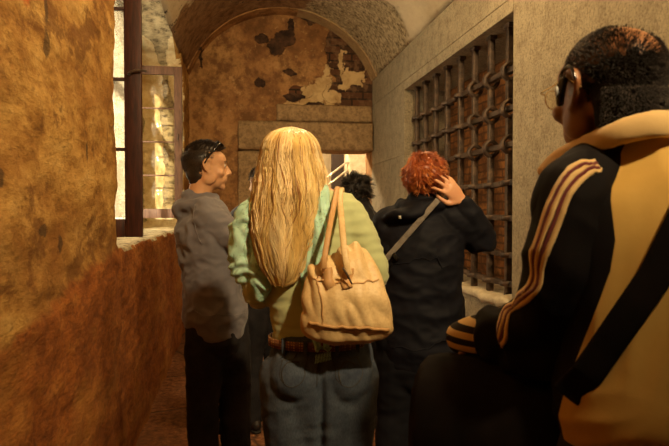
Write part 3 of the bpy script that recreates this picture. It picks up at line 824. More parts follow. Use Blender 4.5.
# hair ------------------------------------------------------------
def hairmat(name, cols, rough=.38):
    m = NT(name, rough, .5); x = m.noise(16, 5, .6, m.map((1, 1, .25))); m.color(m.ramp(x, [(.32, cols[0]), (.5, cols[1]), (.68, cols[2])]))
    m.b.inputs['Anisotropic'].default_value = .4; return m.m
MH = [hairmat('blonde_hair_gold', ((.50, .29, .07), (.74, .50, .17), (.88, .68, .30))), hairmat('blonde_hair_light', ((.74, .50, .20), (.90, .68, .34), (.97, .80, .48))), hairmat('blonde_hair_root', ((.22, .09, .022), (.36, .16, .04), (.52, .27, .08)))]
prof = [  # z by picture row: centre x px, half width px, half depth m, centre y
    (126.5, 290, 1, .01, .01), (128.5, 290, 10, .04, .01), (132, 290, 18, .07, .01), (138, 290, 23.5, .092, .01), (146, 290, 27, .105, .01), (155, 290, 29, .115, .015), (172, 291, 32.5, .115, .0), (190, 290, 35, .115, -.02),
    (210, 288, 36, .10, -.045), (232, 286, 35, .09, -.06), (252, 285, 30, .075, -.075), (266, 284, 25, .06, -.085), (277, 284, 18, .045, -.09), (284, 283, 12, .03, -.09)]
def hp(row):
    for a, b in zip(prof, prof[1:]):
        if a[0] <= row <= b[0]:
            t = (row - a[0]) / (b[0] - a[0]); t2 = t * t * (3 - 2 * t) if False else t
            return [a[i] + (b[i] - a[i]) * t2 for i in range(1, 5)]
    return list(prof[-1][1:]) if row > prof[-1][0] else list(prof[0][1:])
bm = bmesh.new()
tube(bm, [bl(c, r_, y) for r_, c, w_, dd, y in prof[5:-1]], [(w_ * KB * .88, dd * .86) for r_, c, w_, dd, y in prof[5:-1]], seg=36, n=3)
me = remesh(bm, .008, 3)
warp(me, lambda co, n: co + n * .006 * noise.noise(V((co.x * 40, co.y * 40, co.z * 6))))
link('hair', me, MH[0], W)
st = []
random.seed(11)
clumps = [(random.uniform(0, 2 * PI), random.uniform(.6, 1.4), random.uniform(0, 6), random.choice((0, 0, 0, 1, 1, 2)), random.uniform(-14, 6)) for _ in range(90)]
part_x = 289
for i in range(3400):
    # azimuth around the head: back (-pi/2) and both sides
    th = -PI / 2 + random.triangular(-1.95, 1.95, 0)
    ci = min(range(len(clumps)), key=lambda j: abs((clumps[j][0] - PI) * .64 - (th + PI / 2)) + (0 if (i + j) % 3 else .05))
    c = clumps[ci]; layer = random.random() ** .6
    end = 284 + c[4] - random.random() ** 1.5 * 40 - 25 * abs(math.cos(th)) ** 2 * random.random()
    start = 126.8 + random.random() * 3 + 30 * (random.random() ** 4)
    pts = []; N = 26; ph = c[2] + random.uniform(-.35, .35); am = c[1]
    x0 = part_x + 6 * (random.random() - .5)
    tt = random.uniform(-.10, .10)
    for j in range(N):
        u = j / (N - 1); row = start + (end - start) * u ** 1.15
        cxp, hwp, dd, y = hp(row)
        wav = .10 * am * math.sin(u * 11 + ph) * min(1, u * 2) + tt * (1 - u) + .03 * math.sin(u * 25 + ph * 3)
        a = th + wav; rr = .90 + .14 * layer + .03 * math.sin(u * 9 + ph * 1.7) * am + .035 * math.sin(ci * 2.4)
        x = cxp + math.cos(a) * hwp * rr; yy = y + math.sin(a) * dd * rr
        pts.append(bl(x, row, yy))
    st.append((pts, random.uniform(.0012, .0024), .0006, 2 if (layer < .25 or random.random() < .07) else c[3] if c[3] != 2 or random.random() < .4 else 0))
for i in range(60):   # flyaways
    th = -PI / 2 + random.uniform(-1.7, 1.7); r0 = random.uniform(126, 180); L = random.uniform(15, 70); pts = []
    for j in range(10):
        row = r0 + L * j / 9; cxp, hwp, dd, y = hp(row); rr = 1.03 + .10 * math.sin(j / 9 * PI) * random.uniform(.6, 1.1)
        pts.append(bl(cxp + math.cos(th) * hwp * rr, row, y + math.sin(th) * dd * rr))
    st.append((pts, .0006, .0004, 1))
strandmesh('hair_lock', st, MH, W)
# handbag ---------------------------------------------------------
bgp = W.matrix_basis @ bl(344, 334, -.20)
HB = thing('handbag', 'soft tan leather handbag hanging from the blonde woman\'s right shoulder', 'handbag', (0, 0, 0), 0)
HB.matrix_world = W.matrix_basis
def leather():
    m = NT('tan_leather', .48, .45); n = m.noise(6, 6, .6); f = m.noise(90, 4, .6); cr = m.voro(120)
    c = m.ramp(n, [(.3, (.58, .39, .17)), (.7, (.74, .54, .27))]); m.color(m.mix(m.ramp(f, [(.35, .3), (.55, 0)]), c, (.42, .22, .08)))
    b = m.bump(cr, .25, .002); m.bump(n, .3, .01, b); return m.m
M_lea = leather(); M_leb = simple('tan_leather_edge', (.50, .28, .11), .5, bump=.2)
Yb = -.185
bm = bmesh.new()
tube(bm, [bl(347, 331, Yb), bl(347, 322, Yb), bl(346, 305, Yb), bl(344, 288, Yb + .005), bl(342, 272, Yb + .015), bl(340, 259, Yb + .03), bl(338, 254, Yb + .035)],
     [(.134, .052), (.138, .064), (.132, .068), (.121, .064), (.106, .050), (.088, .030), (.070, .018)], side=(1, 0, -.12), seg=32, pw=2.6)
me = remesh(bm, .006, 3)
def bagf(co, n):
    q = V((co.x * 9, co.y * 8, co.z * 22)); up = min(1, max(0, (co.z - bl(0, 318).z) / .18))
    return co + n * ((.004 + .010 * up) * (abs(noise.noise(V((co.x * 26 + co.z * 8, 3, co.z * 9)))) * 2 - .5) + .005 * noise.noise(q))
warp(me, bagf); link('bag_body', me, M_lea, HB); bvB = bvh_of(me)
bm = bmesh.new(); ribbon(bm, [bl(303, 325, -.26), bl(325, 331, -.28), bl(350, 334, -.28), bl(375, 336, -.28), bl(393, 332, -.24)], .008, bvB, .001, .003, n=6); link('piping', bm, M_leb, HB)
bm = bmesh.new(); ribbon(bm, [bl(304, 272, -.25), bl(322, 275, -.27), bl(345, 277, -.27), bl(368, 278, -.26), bl(382, 276, -.24)], .004, bvB, .001, .002, n=6); link('seam', bm, M_leb, HB)
bm = bmesh.new(); ribbon(bm, [bl(318, 268, -.26), bl(321, 300, -.28), bl(320, 330, -.28)], .004, bvB, .001, .002, n=6); link('seam', bm, M_leb, HB)
for (a_, b_) in (((338, 275), (352, 268)),):
    bm = bmesh.new(); tube(bm, [bl(343, 268, -.262), bl(348, 276, -.262), bl(352, 284, -.262)], [.003, .0035, .002], seg=8); link('zipper_pull', bm, M_iron, HB)
def strap(path, w=.016, th_=.005):
    bm = bmesh.new(); tube(bm, path, [(w / 2, th_)] * len(path), side=(1, 0, 0), seg=10, n=6, pw=3.5); return bm
link('handle', strap([bl(324, 268, -.24), bl(325, 255, -.235), bl(330, 225, -.19), bl(335, 200, -.09), bl(337, 189, -.02), bl(338, 191, .03), bl(334, 215, .10), bl(330, 235, .13)], .017), M_leb, HB)
link('handle', strap([bl(349, 274, -.25), bl(345, 255, -.238), bl(342, 225, -.185), bl(340, 200, -.085), bl(341, 190, -.015), bl(342, 193, .035), bl(342, 225, .11), bl(344, 240, .12)], .019), M_lea, HB)
for c_, s_ in (((325, 266), 1), ((349, 272), 1)):
    bm = bmesh.new(); ribbon(bm, [bl(c_[0] - 1, c_[1] - 6, -.27), bl(c_[0], c_[1] + 14, -.28)], .03, bvB, .001, .004, n=5); link('strap_tab', bm, M_leb, HB)
# ================================================================== man in the grey hoodie
KH = 3.0 / 600; HX = 213
def hl(px, py, y=0): return V(((px - HX) * KH, y, CAMZ - (py - 210) * KH))
HM = person('person', 'man with short black hair and sunglasses on his head, wearing a grey hoodie', HX, 3.0, ray(HX))
SkM = skin_mat('olive_skin', (.60, .33, .17), (.50, .24, .12), (.4, .2, .15))
hl = PL(HM)
FY = -1.15            # chest turned to the right of the picture and away
side = V((math.cos(FY), math.sin(FY), 0)); fwd = V((-math.sin(FY), math.cos(FY), 0))
hd = Head(hl(207, 168, .0), yaw=-PI / 2 + .10, pitch=.02)
bm = bmesh.new(); hd.add(bm)
tube(bm, [hl(203, 180), hl(200, 193), hl(199, 206)], [.060, .058, .066])
sp = [hl(215, 320), hl(214, 300), hl(212, 275), hl(208, 250), hl(205, 228), hl(203, 212), hl(201, 203)]
tube(bm, sp, [(.16, .11), (.155, .11), (.155, .11), (.165, .115), (.16, .10), (.12, .075), (.06, .05)], side=side, seg=26)
sR = hl(203, 216) + side * .17; eR = sR + fwd * .07 + V((.03, -.04, -.27)) ; 
sR = hl(208, 218, -.11); eR = hl(241, 242, -.17); wR = hl(270, 226, -.04)
sL = hl(200, 216, .15); eL = hl(232, 262, .22); wL = hl(266, 250, .16)
for s_, e_, w_ in ((sR, eR, wR), (sL, eL, wL)):
    limb(bm, [s_, (s_ + e_) / 2, e_], [.055, .048, .040]); limb(bm, [e_, (e_ + w_) / 2, w_], [.041, .036, .026])
    hand(bm, w_, (w_ - e_), (0, .4, -1), -1 if w_ is wR else 1)
def mleg(bm, pad, pts, r=(.10, .088, .062, .060, .045)): limb(bm, pts, r, pad)
LA = [hl(208, 322, -.02), hl(206, 352, -.02), hl(203, 398, -.01), hl(203, 430, -.02), (hl(202, 0).x, -.03, .08)]
LB = [hl(226, 318, .04), hl(230, 352, .05), hl(235, 398, .06), hl(235, 430, .04), (hl(236, 0).x, .03, .08)]
mleg(bm, 0, LA); mleg(bm, 0, LB)
me = remesh(bm, .0065, 3)
def socket(h, amt=.007):
    def f(co, n):
        q = h.I @ co
        for s in (-1, 1):
            d = math.sqrt((q.x - s * .032) ** 2 + ((q.z - .010) * 1.3) ** 2)
            if q.y > .04 and d < .02: co = co - (h.M.to_3x3() @ V((0, 1, 0))) * amt * (1 - d / .02)
        return co
    return f
warp(me, socket(hd)); link('body', me, SkM, HM)
M_eyew = simple('eye_white', (.75, .70, .62), .3, bump=0); M_dark = simple('dark_hair_brown', (.035, .018, .010), .5, bump=0)
for q in (-1, 1):
    bm = bmesh.new(); ell(bm, hd(q * .031, .079, .008), .0105); o = link('eye', bm, M_eyew, HM)
    bm = bmesh.new(); ell(bm, hd(q * .031, .0855, .008), .0052); link('iris', bm, M_dark, o)
# brows
for q in (-1, 1):
    br = []
    for i in range(60):
        u = random.random(); a = hd(q * (.014 + .034 * u), .0965 - .018 * u * u, .024 + .006 * math.sin(u * 2.6) + random.uniform(-.003, .003))
        br.append(([a, a + (hd.M.to_3x3() @ V((q * .006, 0, .001)))], .0011, .0005, 0))
    strandmesh('eyebrow', br, [M_dark], HM)
# short hair
M_hb = hairmat('black_short_hair', ((.010, .007, .005), (.022, .014, .009), (.045, .028, .018)), .42)
M_hf = hairmat('clipped_dark_hair', ((.03, .018, .010), (.06, .036, .02), (.10, .06, .035)), .6)
def reg(q):
    if q.z < (-.85 if q.y < -.15 else -.3): return False
    if q.y > .35 and q.z < .42 + (q.y - .35) * .35: return False
    if q.y > .02 and q.z < .12: return False
    return True
bm = bmesh.new(); R = hd.M.to_3x3()
ell(bm, hd(0, -.015, .032), (.083, .104, .091), R, 32, 24)
tube(bm, [hd(0, -.042, -.005), hd(0, -.050, -.045), hd(0, -.052, -.062)], [(.072, .068), (.062, .054), (.052, .040)], side=R @ V((1, 0, 0)), seg=20)
dl = [v for v in bm.verts if (hd.I @ v.co).z > -.04 and not reg(V(((hd.I @ v.co).x / .083, ((hd.I @ v.co).y + .015) / .104, ((hd.I @ v.co).z - .032) / .091)))]
bmesh.ops.delete(bm, geom=dl, context='VERTS')
g = bmesh.ops.extrude_face_region(bm, geom=bm.faces[:])
for v in [x for x in g['geom'] if isinstance(x, bmesh.types.BMVert)]: v.co = hd(0, -.015, .032) + (v.co - hd(0, -.015, .032)) * .90
link('hair', bm, M_hb, HM)
st = []; random.seed(5)
for p, n, q in scalp_points(hd, 2600, reg, rx=.082, ry=.103, rz=.090):
    topz = max(0, q.z); L = .010 + .018 * topz + (.012 if q.y > .4 and q.z > .4 else 0)
    lie = hd.M.to_3x3() @ (V((0, .35, -.5)) if q.z < .5 else V((0, 1.0, .25)))
    d = (n * (.55 + .3 * topz) + lie * .55 + V([random.uniform(-.2, .2)] * 3)).normalized()
    st.append(([p - n * .003, p + d * L * .5, p + (d + lie * .15).normalized() * L], .0012, .0005, 0 if q.z > .05 else 1))
strandmesh('hair_strands', st, [M_hb, M_hf], HM)
# hoodie
M_hood = cloth('charcoal_grey_jersey', (.16, .15, .165), .9, .18)
bm = bmesh.new()
sp2 = [hl(216, 324), hl(215, 312), hl(213, 295), hl(210, 272), hl(207, 250), hl(205, 230), hl(204, 214), hl(201, 204)]
tube(bm, sp2, [(.165, .145), (.178, .155), (.172, .14), (.172, .13), (.185, .135), (.192, .135), (.165, .11), (.09, .075)], side=side, seg=28)
cu = .040
tube(bm, [hl(208, 196, .05), hl(197, 194, -.03), hl(188, 197, .0), hl(190, 196, .05)], [(.02, .025), (.03, .03), (.03, .032), (.02, .02)], side=(0, 0, 1), seg=12)
limb(bm, [hl(205, 210, -.06), sR, (sR + eR) / 2, eR, (eR + wR) / 2, wR], [.07, .078, .070, .060, .055, .042])
limb(bm, [hl(203, 210, .05), sL, (sL + eL) / 2, eL, (eL + wL) / 2, wL], [.07, .078, .070, .060, .055, .042])
# hood hanging on the back of the neck
tube(bm, [hl(214, 198, .0), hl(203, 203, -.075), hl(190, 205, -.05), hl(183, 207, 0), hl(188, 203, .07), hl(203, 200, .09), hl(214, 197, .05)], [(.020, .030), (.030, .035), (.034, .040), (.036, .045), (.034, .04), (.03, .03), (.02, .025)], side=(0, 0, 1), seg=14, n=5)
tube(bm, [hl(194, 200), hl(184, 205), hl(178, 210), hl(180, 218)], [(.07, .02), (.065, .03), (.05, .03), (.03, .02)], side=(0, 1, 0), seg=14)
me = remesh(bm, .008, 3)
def hf(co, n):
    # drag folds running from the shoulder blades down to the waist
    q = V((co.x * 7 + co.z * 7, co.y * 8, co.z * 10 - co.x * 4)); r = 1 - abs(noise.noise(q)) * 2.4; r2 = 1 - abs(noise.noise(q * 2.1 + V((4, 2, 1)))) * 2.4
    return co + n * (.009 * (r - .4) + .004 * r2)
warp(me, hf); hoodie = link('hoodie', me, M_hood, HM)
bvh_h = bvh_of(me)
for pth, nm in (([hl(178, 312, -.16), hl(200, 315, -.2), hl(225, 316, -.2), hl(250, 313, -.1)], 'hem_seam'), ([hl(196, 205, -.1), hl(192, 225, -.16), hl(198, 246, -.2)], 'armhole_seam')):
    bm = bmesh.new(); ribbon(bm, pth, .004, bvh_h, .0005, .001, n=8); link(nm, bm, M_hood, hoodie)
# trousers and shoes
M_dkj = denim('dark_denim', (.012, .011, .013), (.030, .027, .028))
bm = bmesh.new()
tube(bm, [hl(215, 340), hl(215, 325), hl(215, 312)], [(.155, .115), (.155, .11), (.14, .10)], side=side, seg=24)
mleg(bm, .012, LA, (.098, .094, .070, .066, .058)); mleg(bm, .012, LB, (.100, .094, .070, .066, .058))
me = remesh(bm, .009, 3); wrinkle(me, .005, (9, 9, 16), .4, 5); link('trousers', me, M_dkj, HM)
shoe(HM, (LA[-1][0], -.03), -1.2, M_shoe, M_sole); shoe(HM, (LB[-1][0], .03), -1.0, M_shoe, M_sole)
# sunglasses pushed up on the hair
SG = thing('sunglasses', 'black sunglasses pushed up on the hoodie man\'s hair', 'sunglasses'); SG.matrix_world = HM.matrix_basis
M_blk = simple('glossy_black_plastic', (.008, .007, .007), .18, 0, .6, bump=0)
for q in (-1, 1):
    bm = bmesh.new(); tube(bm, [hd(q * .036, .050, .128), hd(q * .036, .078, .108)], [(.030, .003), (.027, .003)], side=hd.M.to_3x3() @ V((1, 0, 0)), seg=16, n=2); link('lens', bm, M_blk, SG)
    bm = bmesh.new(); tube(bm, [hd(q * .066, .060, .120), hd(q * .086, .040, .098), hd(q * .090, .0, .050), hd(q * .090, -.02, .018)], [(.005, .0025)] * 4, side=hd.M.to_3x3() @ V((0, 1, 0)), seg=8); link('temple_arm', bm, M_blk, SG)
bm = bmesh.new(); tube(bm, [hd(-.010, .070, .122), hd(0, .072, .124), hd(.010, .070, .122)], [.003] * 3, seg=8); link('bridge', bm, M_blk, SG)
# ================================================================== woman with short red hair
RH = person('person', 'woman with short red hair in a black hooded jacket, hand raised to her ear', 422, 2.5, ray(422))
rl = PL(RH); hd = Head(rl(427, 180, .02), yaw=-.30, pitch=.12, k=.97)
bm = bmesh.new(); hd.add(bm)
tube(bm, [rl(426, 190, .01), rl(424, 200), rl(422, 212)], [.054, .055, .08])
spx = [(421, 352), (421, 330), (420, 300), (419, 265), (420, 240), (421, 222), (422, 208)]
sp = [rl(*p) for p in spx]
tube(bm, sp, [(.17, .12), (.17, .12), (.165, .12), (.165, .12), (.165, .11), (.14, .085), (.07, .06)], seg=26)
sR, eR, wR = rl(452, 219, .0), rl(482, 241, .04), rl(462, 201, -.045)
sL, eL, wL = rl(388, 226, .0), rl(384, 285, .06), rl(394, 262, .27)
limb(bm, [sR, (sR + eR) / 2, eR], [.052, .047, .040]); limb(bm, [eR, (eR + wR) / 2, wR], [.040, .034, .024])
limb(bm, [sL, (sL + eL) / 2, eL], [.052, .047, .040]); limb(bm, [eL, (eL + wL) / 2, wL], [.040, .034, .024])
ft = rl(440, 177, -.105)
hand(bm, wR, ft - wR, (-.55, .8, 0), 1, curls=[(.2, .35, .3), (.1, .3, .3), (.15, .35, .35), (.3, .45, .4)], k=.93, spread=.2)
hand(bm, wL, wL - eL, (1, 0, 0), -1)
LA = [rl(403, 335), rl(401, 365), rl(397, 410, .01), rl(396, 432, .0), V((rl(393, 446).x, -.02, .08))]
LB = [rl(437, 335), rl(438, 365), rl(440, 410, .03), rl(440, 432, .02), V((rl(441, 446).x, .03, .08))]
mleg(bm, 0, LA); mleg(bm, 0, LB)
me = remesh(bm, .006, 3); warp(me, socket(hd)); link('body', me, Sk2 := skin_mat('ruddy_skin', (.68, .36, .20), (.60, .24, .12), (.4, .2, .15)), RH)
for q in (-1, 1):
    bm = bmesh.new(); ell(bm, hd(q * .031, .079, .008), .0105); link('eye', bm, M_eyew, RH)
M_nylon = simple('black_nylon', (.008, .008, .012), .65, 0, .12, .3, 9, .2, .004)
bm = bmesh.new()
sp2 = [rl(*p) for p in ((421, 354), (421, 345), (421, 330), (420, 300), (419, 268), (420, 242), (421, 224), (423, 206), (424, 199))]
tube(bm, sp2, [(.176, .14), (.185, .145), (.185, .14), (.178, .138), (.178, .135), (.18, .128), (.158, .105), (.085, .075), (.072, .068)], seg=30)
limb(bm, [rl(440, 214), sR, (sR + eR) / 2, eR, (eR + wR) / 2 + V((.005, 0, 0)), wR - (wR - eR).normalized() * .015], [.06, .070, .066, .062, .052, .036])
limb(bm, [rl(400, 219), sL, (sL + eL) / 2, eL, (eL + wL) / 2, wL], [.06, .070, .064, .058, .050, .04])
# collar / folded hood
tube(bm, [rl(446, 204, .02), rl(438, 205, -.055), rl(422, 206, -.085), rl(406, 206, -.05), rl(401, 203, .03)], [(.020, .022), (.022, .032), (.024, .038), (.022, .034), (.02, .022)], side=(0, 0, 1), seg=14)
tube(bm, [rl(436, 207, -.07), rl(418, 212, -.105), rl(398, 216, -.095), rl(386, 219, -.05)], [(.020, .022), (.030, .030), (.028, .034), (.018, .02)], side=(0, 0, 1), seg=14)
me = remesh(bm, .0075, 3)
def jf(co, n):
    q = V((co.x * 8, co.y * 8, co.z * 12)); r = 1 - abs(noise.noise(q)) * 2.4; r2 = 1 - abs(noise.noise(q * 2.3 + V((4, 2, 1)))) * 2.4
    return co + n * (.007 * (r - .4) + .003 * r2)
warp(me, jf); jk = link('jacket', me, M_nylon, RH); bvR = bvh_of(me)
M_tag = simple('white_hood_tag', (.75, .72, .66), .6, bump=0)
t_ = rl(400, 217, -.13); h_ = bvR.find_nearest(t_)
bm = bmesh.new(); ribbon(bm, [h_[0] + V((0, 0, .007)), h_[0] - V((0, 0, .007))], .010, bvR, .001, .002); link('toggle', bm, M_tag, jk, label='white toggle on the hood')
for pth in ([rl(378, 268, -.2), rl(420, 262, -.2), rl(462, 266, -.2)], [rl(376, 349, -.2), rl(420, 351, -.2), rl(464, 348, -.2)]):
    bm = bmesh.new(); ribbon(bm, pth, .004, bvR, .0006, .001, n=8); link('seam', bm, M_nylon, jk)
bm = bmesh.new()
tube(bm, [rl(420, 372), rl(421, 358), rl(421, 335)], [(.165, .125), (.172, .13), (.165, .12)], seg=24)
mleg(bm, .014, LA, (.104, .094, .074, .072, .066)); mleg(bm, .014, LB, (.104, .094, .074, .072, .066))
me = remesh(bm, .009, 3); wrinkle(me, .006, (8, 8, 15), .4, 15); link('trousers', me, cloth('black_trousers', (.009, .009, .012), .8, .3, sheen=0, spec=.1), RH)
shoe(RH, (LA[-1].x, -.02), .15, M_shoe, M_sole); shoe(RH, (LB[-1].x, .03), -.2, M_shoe, M_sole)
# cropped curly red hair
def rufmat(name, a, b, c): return hairmat(name, (a, b, c), .4)
MR = [rufmat('red_hair', (.13, .022, .006), (.28, .055, .012), (.45, .12, .028)), rufmat('red_hair_light', (.34, .08, .018), (.55, .17, .04), (.74, .30, .08))]
regr = lambda q: not (q.y > .45 and q.z < .45) and q.z > -.85 and not (q.y > .1 and q.z < -.1)
bm = bmesh.new(); ell(bm, hd(0, -.022, .026), (.085, .101, .092), hd.M.to_3x3().normalized(), 28, 20)
tube(bm, [hd(0, -.045, -.02), hd(0, -.052, -.065)], [(.068, .05), (.05, .035)], side=hd.M.to_3x3() @ V((1, 0, 0)))
dl = [v for v in bm.verts if (hd.I @ v.co).y > .055 and (hd.I @ v.co).z < .07]
bmesh.ops.delete(bm, geom=dl, context='VERTS'); bmesh.ops.holes_fill(bm, edges=[e for e in bm.edges if e.is_boundary])
me = remesh(bm, .006, 2); warp(me, lambda co, n: co + n * .010 * noise.noise(co * 38)); link('hair', me, MR[0], RH)
st = []; random.seed(3)
for p, n, q in scalp_points(hd, 2300, regr, rx=.082, ry=.102, rz=.090, c=(0, -.02, .024)):
    cl = V((noise.noise(p * 22), noise.noise(p * 22 + V((9, 0, 0))), noise.noise(p * 22 + V((0, 9, 0)))))
    down = hd.M.to_3x3() @ V((.25 * math.copysign(1, q.x), -.15, -.75)); L = random.uniform(.015, .028)
    pts = []; cur = p.copy(); d = (n * .9 + cl * .9 + down * .25).normalized()
    for j in range(7):
        pts.append(cur.copy()); cur += d * L / 6; d = (d + (down * .5 + cl * .7 - n * .20) * .42).normalized()
    st.append((pts, random.uniform(.0014, .0022), .0006, 1 if noise.noise(p * 30 + V((3, 3, 3))) > .08 or random.random() < .12 else 0))
strandmesh('hair_curls', st, MR, RH)
# cross-body bag
CB = thing('crossbody_bag', 'small black bag on a grey strap slung across the red-haired woman\'s back', 'bag'); CB.matrix_world = RH.matrix_basis
M_str = simple('grey_webbing', (.20, .17, .14), .5, 0, .4, .3, 60, .3, .001)
def laid(f, pix, bvh, lift=.006, n=5, win=3):
    """points of a taut strap over whatever lies under it"""
    out = []
    for i in range(len(pix) - 1):
        for k in range(n):
            t = k / n; out.append((pix[i][0] + (pix[i + 1][0] - pix[i][0]) * t, pix[i][1] + (pix[i + 1][1] - pix[i][1]) * t))
    out.append(pix[-1]); res = []
    for q in out:
        p = f(q[0], q[1], -.12); h = bvh.ray_cast(V((p.x, -.8, p.z)), V((0, 1, 0)))
        res.append([p.x, h[0].y - lift if h[0] else None, p.z])
    ok = [r for r in res if r[1] is not None and r[1] < .05]
    ys_ = [r[1] for r in ok]
    sm = [min(ys_[max(0, i - win):i + win + 1]) for i in range(len(ok))]
    sm = [sum(sm[max(0, i - 2):i + 3]) / len(sm[max(0, i - 2):i + 3]) for i in range(len(ok))]
    return [V((r[0], y, r[2])) for r, y in zip(ok, sm)]
def flatstrap(pts, w, th=.0022):
    bm = bmesh.new(); d = (pts[-1] - pts[0]).normalized(); sd = V((d.z, 0, -d.x)).normalized()
    tube(bm, pts, [(w / 2, th)] * len(pts), side=sd, seg=12, n=2, pw=4); return bm
bm = flatstrap(laid(rl, [(438, 200), (386, 259), (374, 273)], bvR, .003, 9), .023)
link('strap', bm, M_str, CB)
bm = bmesh.new(); c_ = rl(371, 300, .03)
tube(bm, [c_ + V((0, 0, -.10)), c_, c_ + V((0, 0, .06))], [(.035, .08), (.04, .085), (.03, .075)], seg=20, pw=4); link('pouch', remesh(bm, .008, 3), M_nylon, CB)
h_ = bvR.find_nearest(rl(389, 262, -.2))[0]
bm = bmesh.new(); box(bm, (-.016, -.004, -.008), (.016, .004, .008), .002, Matrix.Translation(h_ + V((0, -.012, 0))) @ Matrix.Rotation(.9, 4, 'Y')); link('buckle', bm, M_blk, CB)

# ================================================================== balding man close by on the right
BM = person('person', 'balding man in a yellow and black striped tracksuit jacket, seen from behind', 650, 1.1, ray(650))
ml = PL(BM)
TA = .45; side = V((math.cos(TA), math.sin(TA), 0)); fw = V((-math.sin(TA), math.cos(TA), 0))
hd = Head(ml(606, 95, .03), yaw=.80, pitch=.03, k=1.05)
SkD = skin_mat('dark_brown_skin', (.24, .105, .045), (.30, .12, .05), (.2, .08, .05), rough=.38)
bm = bmesh.new(); hd.add(bm)
tube(bm, [ml(618, 112, .02), ml(630, 135, .02), ml(645, 165, .02)], [.062, .066, .085])
sp = [ml(662, 440, .02), ml(662, 400, .02), ml(662, 350, .02), ml(662, 290, .02), ml(664, 235, .02), ml(662, 190, .02), ml(652, 160, .02)]
tube(bm, sp, [(.16, .12), (.16, .12), (.16, .12), (.165, .12), (.175, .12), (.15, .095), (.08, .07)], side=side, seg=26)
sc0 = sp[5]
sL = ml(575, 200, -.05); eL = ml(552, 318, -.03); wL = ml(486, 338, .10)
sR = sc0 + side * .19 + V((0, 0, -.01)); eR = sR + V((.05, .02, -.28)); wR = eR + fw * .2 + V((-.06, 0, -.05))
for s_, e_, w_, th in ((sL, eL, wL, 1), (sR, eR, wR, -1)):
    limb(bm, [s_, (s_ + e_) / 2, e_], [.055, .050, .043]); limb(bm, [e_, (e_ + w_) / 2, w_], [.043, .037, .027])
    hand(bm, w_, (w_ - e_).normalized() + V((0, .3, -.5)), (.3 * th, 0, -1), th)
LA = [ml(622, 452), V((ml(622, 452).x, 0, .75)), V((ml(618, 452).x, .02, .48)), V((ml(618, 452).x, 0, .3)), V((ml(616, 452).x, -.02, .08))]
LB = [p + side * .19 for p in LA]
mleg(bm, 0, LA); mleg(bm, 0, LB)
me = remesh(bm, .0055, 4); warp(me, socket(hd)); link('body', me, SkD, BM)
for q in (-1, 1):
    bm = bmesh.new(); ell(bm, hd(q * .031, .079, .008), .0105); link('eye', bm, M_eyew, BM)
# cropped hair round the sides and back, thin on the crown
MB = [hairmat('cropped_black_hair', ((.010, .007, .005), (.020, .013, .009), (.04, .026, .018)), .7), hairmat('greying_hair', ((.05, .035, .025), (.09, .065, .045), (.14, .10, .07)), .7)]
def crown(q): return ((q.x - .12) / .62) ** 2 + ((q.y + .05) / .72) ** 2 < 1 and q.z > .45
def regb(q):
    if q.z < (-.93 if q.y < -.25 else -.6): return False
    if q.y > .1 and q.z < .0: return False
    if q.y > .45: return False
    if q.y > -.12 and q.y < .2 and q.z < -.12: return False
    return True
st = []; random.seed(9)
for p, n, q in scalp_points(hd, 13000, regb, rx=.0775, ry=.0985, rz=.0845):
    e = math.sqrt(((q.x - .05) / .78) ** 2 + ((q.y + .40) / 1.0) ** 2)
    if q.z > .3 and random.random() > max(.04, (e - .36) * 2.6): continue
    L = random.uniform(.003, .005); d = (n + V([random.uniform(-.5, .5) for _ in range(3)]) + V((0, 0, -.4))).normalized()
    st.append(([p - n * .002, p + n * .0015 + d * L * .5, p + n * .001 + d * L], .0009, .0005, 1 if (q.y > -.05 and random.random() < .45) or random.random() < .05 else 0))
for i in range(2600):
    f_ = random.uniform(-1.25, 1.25); z = random.uniform(-.068, .0); p = hd(.0745 * math.sin(f_), -.044 - .069 * math.cos(f_), z)
    n = (hd.M.to_3x3() @ V((math.sin(f_), -math.cos(f_), 0))).normalized(); d = (n * .5 + V([random.uniform(-.4, .4) for _ in range(3)]) + V((0, 0, -.6))).normalized()
    st.append(([p - n * .002, p + d * .002 + n * .001, p + d * .0045], .0009, .0005, 1 if random.random() < .08 else 0))
strandmesh('hair', st, MB, BM)
bm = bmesh.new(); ell(bm, hd(0, -.017, .030), (.0795, .1005, .0865), hd.M.to_3x3().normalized(), 40, 30)
dl = []
for v in bm.verts:
    l = hd.I @ v.co; q = V((l.x / .0795, (l.y + .017) / .1005, (l.z - .03) / .0865))
    e = math.sqrt(((q.x - .05) / .78) ** 2 + ((q.y + .40) / 1.0) ** 2) + .06 * noise.noise(q * 5)
    if not regb(q) or (q.z > .3 and e < .52): dl.append(v)
bmesh.ops.delete(bm, geom=dl, context='VERTS')
for v in bm.verts: v.co += .0012 * noise.noise(v.co * 160) * V((1, 1, 1))
g = bmesh.ops.extrude_face_region(bm, geom=bm.faces[:]); c0 = hd(0, -.015, .032)
for v in [x for x in g['geom'] if isinstance(x, bmesh.types.BMVert)]: v.co = c0 + (v.co - c0) * .95
hb = simple('close_cropped_scalp', (.011, .007, .005), .8, 0, .2, .5, 160, .6, .001); link('hair_base', bm, hb, BM)
bm = bmesh.new(); tube(bm, [hd(0, -.040, .0), hd(0, -.048, -.04), hd(0, -.046, -.070)], [(.075, .070), (.072, .066), (.066, .060)], side=hd.M.to_3x3() @ V((1, 0, 0)), seg=32, n=8)
dl = [v for v in bm.verts if (hd.I @ v.co).y > -.030 + .25 * ((hd.I @ v.co).z)]; bmesh.ops.delete(bm, geom=dl, context='VERTS')
for v in bm.verts: v.co += .0015 * noise.noise(v.co * 160) * V((1, 1, 1))
bmesh.ops.holes_fill(bm, edges=[e for e in bm.edges if e.is_boundary]); link('nape_hair', bm, hb, BM)
